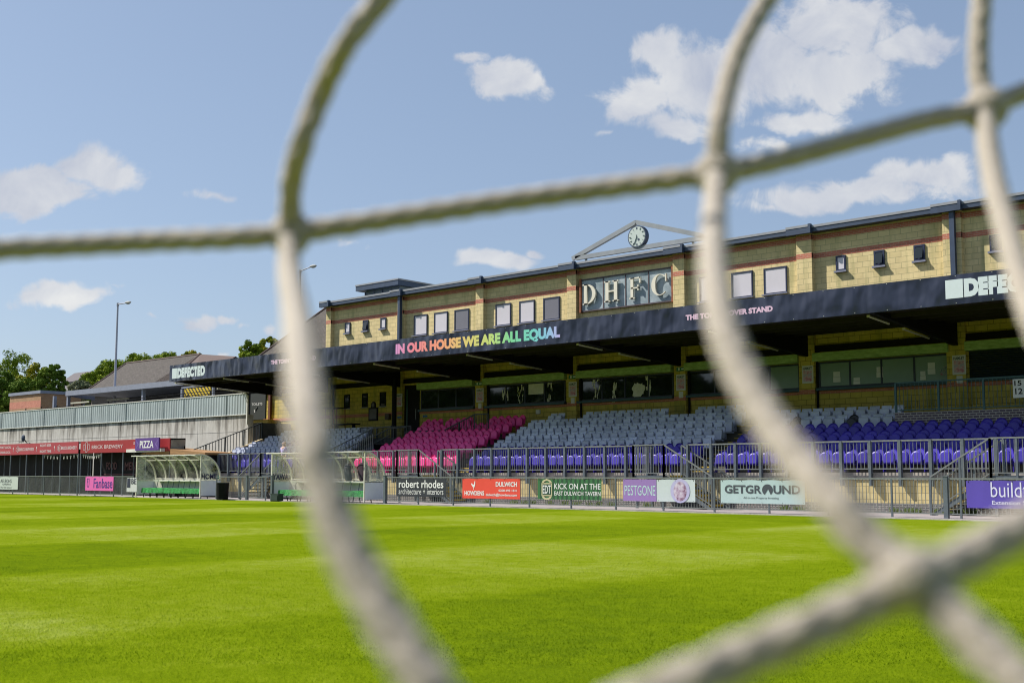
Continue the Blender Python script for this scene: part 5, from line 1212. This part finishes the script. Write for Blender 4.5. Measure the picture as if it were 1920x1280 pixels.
# =================================================================== TREES
def leafmat(name, c1, c2, c3):
    m, nt, b = newmat(name); tc = nt.nodes.new('ShaderNodeTexCoord'); n = nt.nodes.new('ShaderNodeTexNoise'); n.inputs['Scale'].default_value = .55; n.inputs['Detail'].default_value = 6; n.inputs['Roughness'].default_value = .75
    nt.links.new(tc.outputs['Object'], n.inputs[0]); r = nt.nodes.new('ShaderNodeValToRGB'); nt.links.new(n.outputs['Fac'], r.inputs[0]); nt.links.new(r.outputs[0], b.inputs['Base Color'])
    e = r.color_ramp.elements; e[0].position = .36; e[0].color = c1+(1,); e[1].position = .66; e[1].color = c3+(1,); q = e.new(.5); q.color = c2+(1,)
    b.inputs['Roughness'].default_value = .8; b.inputs['Specular IOR Level'].default_value = .1
    return m
M_bark = mat('bark', (.09, .07, .05), .9, .3, 6)
LM = [leafmat('leaf_green', (.09, .15, .01), (.19, .26, .02), (.34, .40, .03)), leafmat('leaf_dark', (.05, .10, .012), (.11, .18, .02), (.20, .27, .03)), leafmat('leaf_yellowish', (.10, .15, .012), (.24, .26, .02), (.50, .40, .03)), leafmat('leaf_blossom', (.07, .10, .04), (.20, .22, .12), (.42, .42, .28))]
def tree(px, ytop, Y, wpx, lm, lab, base=ZU, nclump=110, per=150, leaf=.13, group='trees beyond the ground', hpx=None):
    x, zt_ = at(px, ytop, Y); scale = np.hypot(x, Y)/FPX*1.0; w_ = wpx*scale*1.05/2
    h = zt_-base; zc = base+h*.58; rz = h*.42 if hpx is None else hpx*scale/2; zc = zt_-rz
    t = thing('tree', (x, Y, base), lab, 'tree', group)
    tk = MB(); top = Vector((x, Y, zc)); tk.tube((x, Y, base), top, .28*w_/3, .12*w_/3, 8)
    cl = []
    for i in range(nclump):
        while True:
            p = rng.uniform(-1, 1, 3)
            if p @ p < 1 and (p @ p > .25 or i % 4 == 0): break
        c = np.array([x+p[0]*w_*.88, Y+p[1]*w_*.88, zc+p[2]*rz*.88]); r = rng.uniform(.09, .22)*w_; cl.append((c, r))
        if i % 4 == 0: tk.tube((x, Y, base+h*.35+rng.random()*h*.2), tuple(c), .09*w_/3, .03*w_/3, 5)
    obj('trunk', tk, M_bark, t)
    rr = []
    for c, r in cl:
        n = per; d = rng.normal(size=(n, 3)); d /= np.linalg.norm(d, axis=1)[:, None]; rad = r*(.55+.6*rng.random(n)**.6); P = c+d*rad[:, None]*np.array([1, 1, .8])
        a = rng.normal(size=(n, 3)); a = a-d*(a*d).sum(1)[:, None]*.5; a /= np.linalg.norm(a, axis=1)[:, None]; b = np.cross(a, d+rng.normal(size=(n, 3))*.5); b /= np.linalg.norm(b, axis=1)[:, None]
        s = (leaf*(.6+.8*rng.random(n)))[:, None]; rr.append(np.stack([P-a*s, P-b*s*.55, P+a*s, P+b*s*.55], 1).reshape(-1, 3))
    v = np.concatenate(rr)-np.array([x, Y, base]); n = len(v)//4; me = bpy.data.meshes.new('crown'); me.vertices.add(len(v)); me.vertices.foreach_set('co', v.ravel()); me.loops.add(4*n); me.loops.foreach_set('vertex_index', np.arange(4*n)); me.polygons.add(n); me.polygons.foreach_set('loop_start', np.arange(0, 4*n, 4)); me.polygons.foreach_set('loop_total', np.full(n, 4)); me.update(); me.materials.append(lm)
    o = bpy.data.objects.new('crown', me); COL.objects.link(o); o.parent = t; ORG[o.name] = ORG[t.name]
    return t
tree(25, 650, 72, 95, LM[0], 'tall green tree at the left edge above the brick hut', hpx=150)
tree(72, 672, 66, 70, LM[2], 'yellow tinged tree between the two darker ones at left', hpx=110)
tree(100, 678, 64, 55, LM[1], 'dark green tree right of the yellow tinged one', hpx=95)
tree(5, 690, 60, 60, LM[1], 'low dark tree cut by the left picture edge', hpx=100)
tree(52, 705, 62, 90, LM[1], 'dense dark bush low above the brick hut', hpx=90)
tree(152, 712, 62, 46, LM[3], 'pale blossoming bush left of the slate roof', hpx=42)
tree(178, 690, 76, 60, LM[0], 'green tree crossing behind the lamp post foot', hpx=80)
tree(215, 668, 84, 70, LM[0], 'green tree above the left hip of the slate roof', hpx=70)
tree(262, 655, 90, 80, LM[0], 'broad tree above the middle of the slate roof', hpx=80)
tree(315, 658, 92, 70, LM[0], 'loose tree above the slate ridge', hpx=70)
tree(362, 656, 95, 60, LM[2], 'light green tree over the right end of the slate ridge', hpx=60)
tree(400, 662, 100, 44, LM[0], 'small tree top just above the left end of the canopy', hpx=50)
tree(475, 636, 84, 56, LM[0], 'green tree top above the canopy left of the steep slate roof', hpx=70)
tree(507, 628, 86, 44, LM[2], 'light green tree top touching the steep slate roof', hpx=70)
LMD = leafmat('leaf_opposite', (.02, .05, .01), (.04, .08, .015), (.07, .11, .02))
# unseen tall trees, added opposite the stand to darken the window reflections
t0 = tree(960, 350, 60, 360, LMD, 'unseen dark tree added opposite to darken the window reflections', nclump=130, per=150, leaf=.5, hpx=600, group='unseen trees added opposite the stand')
def place_tree(t, x, y, s=1.0):
    t.location = (x, y, 0); t.scale = (s, s, s)
for i, (x, y) in enumerate([(-30-11*k, -58-5*(k % 2)) for k in range(16)]):
    if i == 0: place_tree(t0, x, y, 1.15); continue
    c = t0.copy(); COL.objects.link(c)
    for ch in t0.children: d = ch.copy(); COL.objects.link(d); d.parent = c
    place_tree(c, x, y, 1.05+.09*(i % 4)); c.rotation_euler.z = i*1.3

# =================================================================== PERSON
def skin(pts, edges, root=0, sub=1):
    me = bpy.data.meshes.new('s'); me.from_pydata([p[:3] for p in pts], edges, []); o = bpy.data.objects.new('s', me); COL.objects.link(o)
    md = o.modifiers.new('skin', 'SKIN'); sv = me.skin_vertices[0].data
    for i, p in enumerate(pts): sv[i].radius = (p[3], p[4] if len(p) > 4 else p[3])
    sv[root].use_root = True; sb = o.modifiers.new('sub', 'SUBSURF'); sb.levels = sb.render_levels = sub
    dg = bpy.context.evaluated_depsgraph_get(); r = bpy.data.meshes.new_from_object(o.evaluated_get(dg)); bpy.data.objects.remove(o); return r
def fromme(me, name, m, parent):
    mb = MB(); mb.v = [tuple(v.co+Vector(ORG[parent.name])) for v in me.vertices]; mb.f = [tuple(p.vertices) for p in me.polygons]; return obj(name, mb, m, parent, smooth=True)
px_ = at(532, 830, 35.95); pt = thing('person', (px_[0], 35.95, 1.2), 'woman with long reddish blonde hair and lavender top beside the left block seats', 'person')
sk = [(0, 0, .95, .12, .09), (0, 0, 1.15, .105, .08), (0, 0, 1.36, .13, .085), (0, 0, 1.48, .05), (.01, -.01, 1.54, .045), (.02, -.02, 1.60, .075, .085), (.03, -.02, 1.68, .07, .08),
      (-.17, 0, 1.38, .05), (-.22, .02, 1.12, .037), (-.20, -.10, .90, .027), (-.20, -.13, .82, .03), (.17, 0, 1.38, .05), (.23, .03, 1.12, .037), (.26, -.08, .91, .027), (.27, -.11, .83, .03),
      (-.09, 0, .88, .085), (-.10, -.03, .48, .055), (-.10, .04, .09, .04), (-.10, -.10, .04, .035), (.09, 0, .88, .085), (.11, .06, .48, .055), (.11, .14, .10, .04), (.11, .02, .04, .035)]
ed = [(0, 1), (1, 2), (2, 3), (3, 4), (4, 5), (5, 6), (2, 7), (7, 8), (8, 9), (9, 10), (2, 11), (11, 12), (12, 13), (13, 14), (0, 15), (15, 16), (16, 17), (17, 18), (0, 19), (19, 20), (20, 21), (21, 22)]
fromme(skin(sk, ed), 'body', mat('skin', (.52, .32, .24), .6), pt)
tp = [(0, 0, .93, .15, .115), (0, 0, 1.15, .13, .10), (0, 0, 1.37, .155, .105), (-.17, 0, 1.385, .068), (-.215, .02, 1.17, .055), (.17, 0, 1.385, .068), (.225, .03, 1.17, .055)]
fromme(skin(tp, [(0, 1), (1, 2), (2, 3), (3, 4), (2, 5), (5, 6)]), 'top', mat('lavender_cloth', (.42, .36, .66), .8, .15, 8), pt)
tp = [(0, 0, .93, .135, .105), (-.09, 0, .85, .105), (-.10, -.03, .48, .075), (-.10, .04, .12, .06), (.09, 0, .85, .105), (.11, .06, .48, .075), (.11, .14, .13, .06)]
fromme(skin(tp, [(0, 1), (1, 2), (2, 3), (0, 4), (4, 5), (5, 6)]), 'trousers', mat('dark_cloth', (.03, .03, .05), .8), pt)
tp = [(.02, .02, 1.70, .085, .095), (.02, .06, 1.58, .10, .07), (.03, .07, 1.44, .085, .05), (.05, .06, 1.32, .05, .03)]
fromme(skin(tp, [(0, 1), (1, 2), (2, 3)]), 'hair', mat('strawberry_blonde_hair', (.34, .16, .06), .6, .3, 20), pt)

# =================================================================== GOAL NET close to the lens
def wpt(px, py, Z):
    v = pxray(px, py)/FPX*Z; return Vector((v[0], v[1], v[2]+H))
CORDS = [
 [(-260, 500, .31), (-120, 482, .32), (0, 468, .33), (150, 460, .335), (300, 452, .335), (430, 447, .33), (545, 438, .33)],
 [(545, 438, .33), (640, 424, .33), (800, 400, .33), (950, 378, .33), (1100, 358, .33), (1250, 338, .325), (1345, 325, .32)],
 [(545, 438, .33), (546, 350, .32), (566, 270, .31), (600, 180, .31), (645, 90, .30), (715, 0, .30), (790, -80, .30), (900, -170, .3)],
 [(545, 438, .33), (541, 500, .31), (553, 580, .26), (563, 660, .21), (572, 740, .18), (585, 830, .165), (605, 910, .16), (642, 1010, .155), (695, 1110, .15), (755, 1210, .145), (830, 1320, .14), (920, 1440, .14)],
 [(1345, 325, .32), (1347, 250, .32), (1362, 170, .33), (1388, 90, .34), (1428, 15, .35), (1480, -60, .36)],
 [(1345, 325, .32), (1339, 400, .29), (1337, 480, .25), (1345, 560, .225), (1364, 640, .21), (1400, 720, .20), (1448, 800, .19), (1503, 872, .18), (1570, 950, .17), (1640, 1025, .165), (1715, 1085, .16)],
 [(1345, 325, .32), (1430, 308, .325), (1530, 282, .33), (1640, 252, .335), (1740, 225, .34), (1848, 205, .345)],
 [(1848, 205, .345), (1900, 182, .35), (1980, 150, .355), (2100, 110, .36)],
 [(1848, 205, .345), (1836, 140, .35), (1836, 60, .355), (1845, -30, .36), (1860, -120, .36)],
 [(1848, 205, .345), (1852, 270, .33), (1866, 350, .31), (1888, 430, .29), (1913, 520, .27), (1950, 620, .25), (2010, 720, .24)],
 [(1715, 1085, .16), (1620, 1132, .16), (1520, 1178, .157), (1400, 1228, .155), (1270, 1285, .15), (1120, 1350, .15), (980, 1420, .15)],
 [(1715, 1085, .16), (1790, 1055, .165), (1870, 1012, .17), (1960, 965, .175), (2100, 900, .18)],
 [(1715, 1085, .16), (1790, 1160, .155), (1860, 1228, .15), (1930, 1300, .145), (2020, 1400, .14)]]
def catmull(P, n=14):
    out_ = []; P = [P[0]*2-P[1]]+P+[P[-1]*2-P[-2]]
    for i in range(1, len(P)-2):
        for k in range(n):
            t = k/n; out_.append(.5*((2*P[i])+(P[i+1]-P[i-1])*t+(P[i-1]*2-P[i]*5+P[i+1]*4-P[i+2])*t*t+(P[i]*3-P[i-1]-P[i+1]*3+P[i+2])*t**3))
    out_.append(P[-2]); return out_
RC = .0032
def rope(mb, pts, R=RC, pitch=.017, n=18):
    s = 0; prev = None; up = Vector((.3, -.2, .9)); base = len(mb.v); rows = 0; res = []
    # resample evenly
    for a, b in zip(pts[:-1], pts[1:]):
        L_ = (b-a).length; k = max(1, int(L_/.0011))
        for i in range(k): res.append(a.lerp(b, i/k))
    res.append(pts[-1]); vs = []
    for i, p in enumerate(res):
        d = (res[min(i+1, len(res)-1)]-res[max(i-1, 0)]).normalized(); a = d.cross(up).normalized(); b = a.cross(d)
        if i: s += (p-res[i-1]).length
        for j in range(n):
            th = 2*pi*j/n; w1 = abs(cos(2*(th-2*pi*s/pitch/2))); w2 = abs(cos(2*(th+2*pi*s/pitch/2)))
            r = R*(.70+.34*max(w1, w2)**2); vs.append(p+a*(r*cos(th))+b*(r*sin(th)))
    m_ = len(res); mb.add(vs, [(i*n+j, i*n+(j+1) % n, (i+1)*n+(j+1) % n, (i+1)*n+j) for i in range(m_-1) for j in range(n)])
nb = MB()
for c in CORDS: rope(nb, catmull([wpt(*p) for p in c]))
M_cord = mat('net_cord', (.36, .315, .265), .85, .12, 300, .5, 900)
bc = M_cord.node_tree.nodes['Principled BSDF']; bc.inputs['Subsurface Weight'].default_value = .9; bc.inputs['Subsurface Radius'].default_value = (1, .95, .85); bc.inputs['Subsurface Scale'].default_value = .004
net = thing('goal_net', tuple(wpt(1345, 325, .32)), 'cream braided goal net cords hanging close to the lens', 'goal net')
obj('cords', nb, M_cord, net, smooth=True)
for k in ((545, 438, .33), (1345, 325, .32), (1848, 205, .345), (1715, 1085, .16)):
    c = wpt(*k); q = MB(); q.sphere(tuple(c), .0068*sqrt(k[2]/.33), .0056, .0068*sqrt(k[2]/.33), 20, 14); obj('knot', q, M_cord, net, smooth=True)
print('seats', cnt)
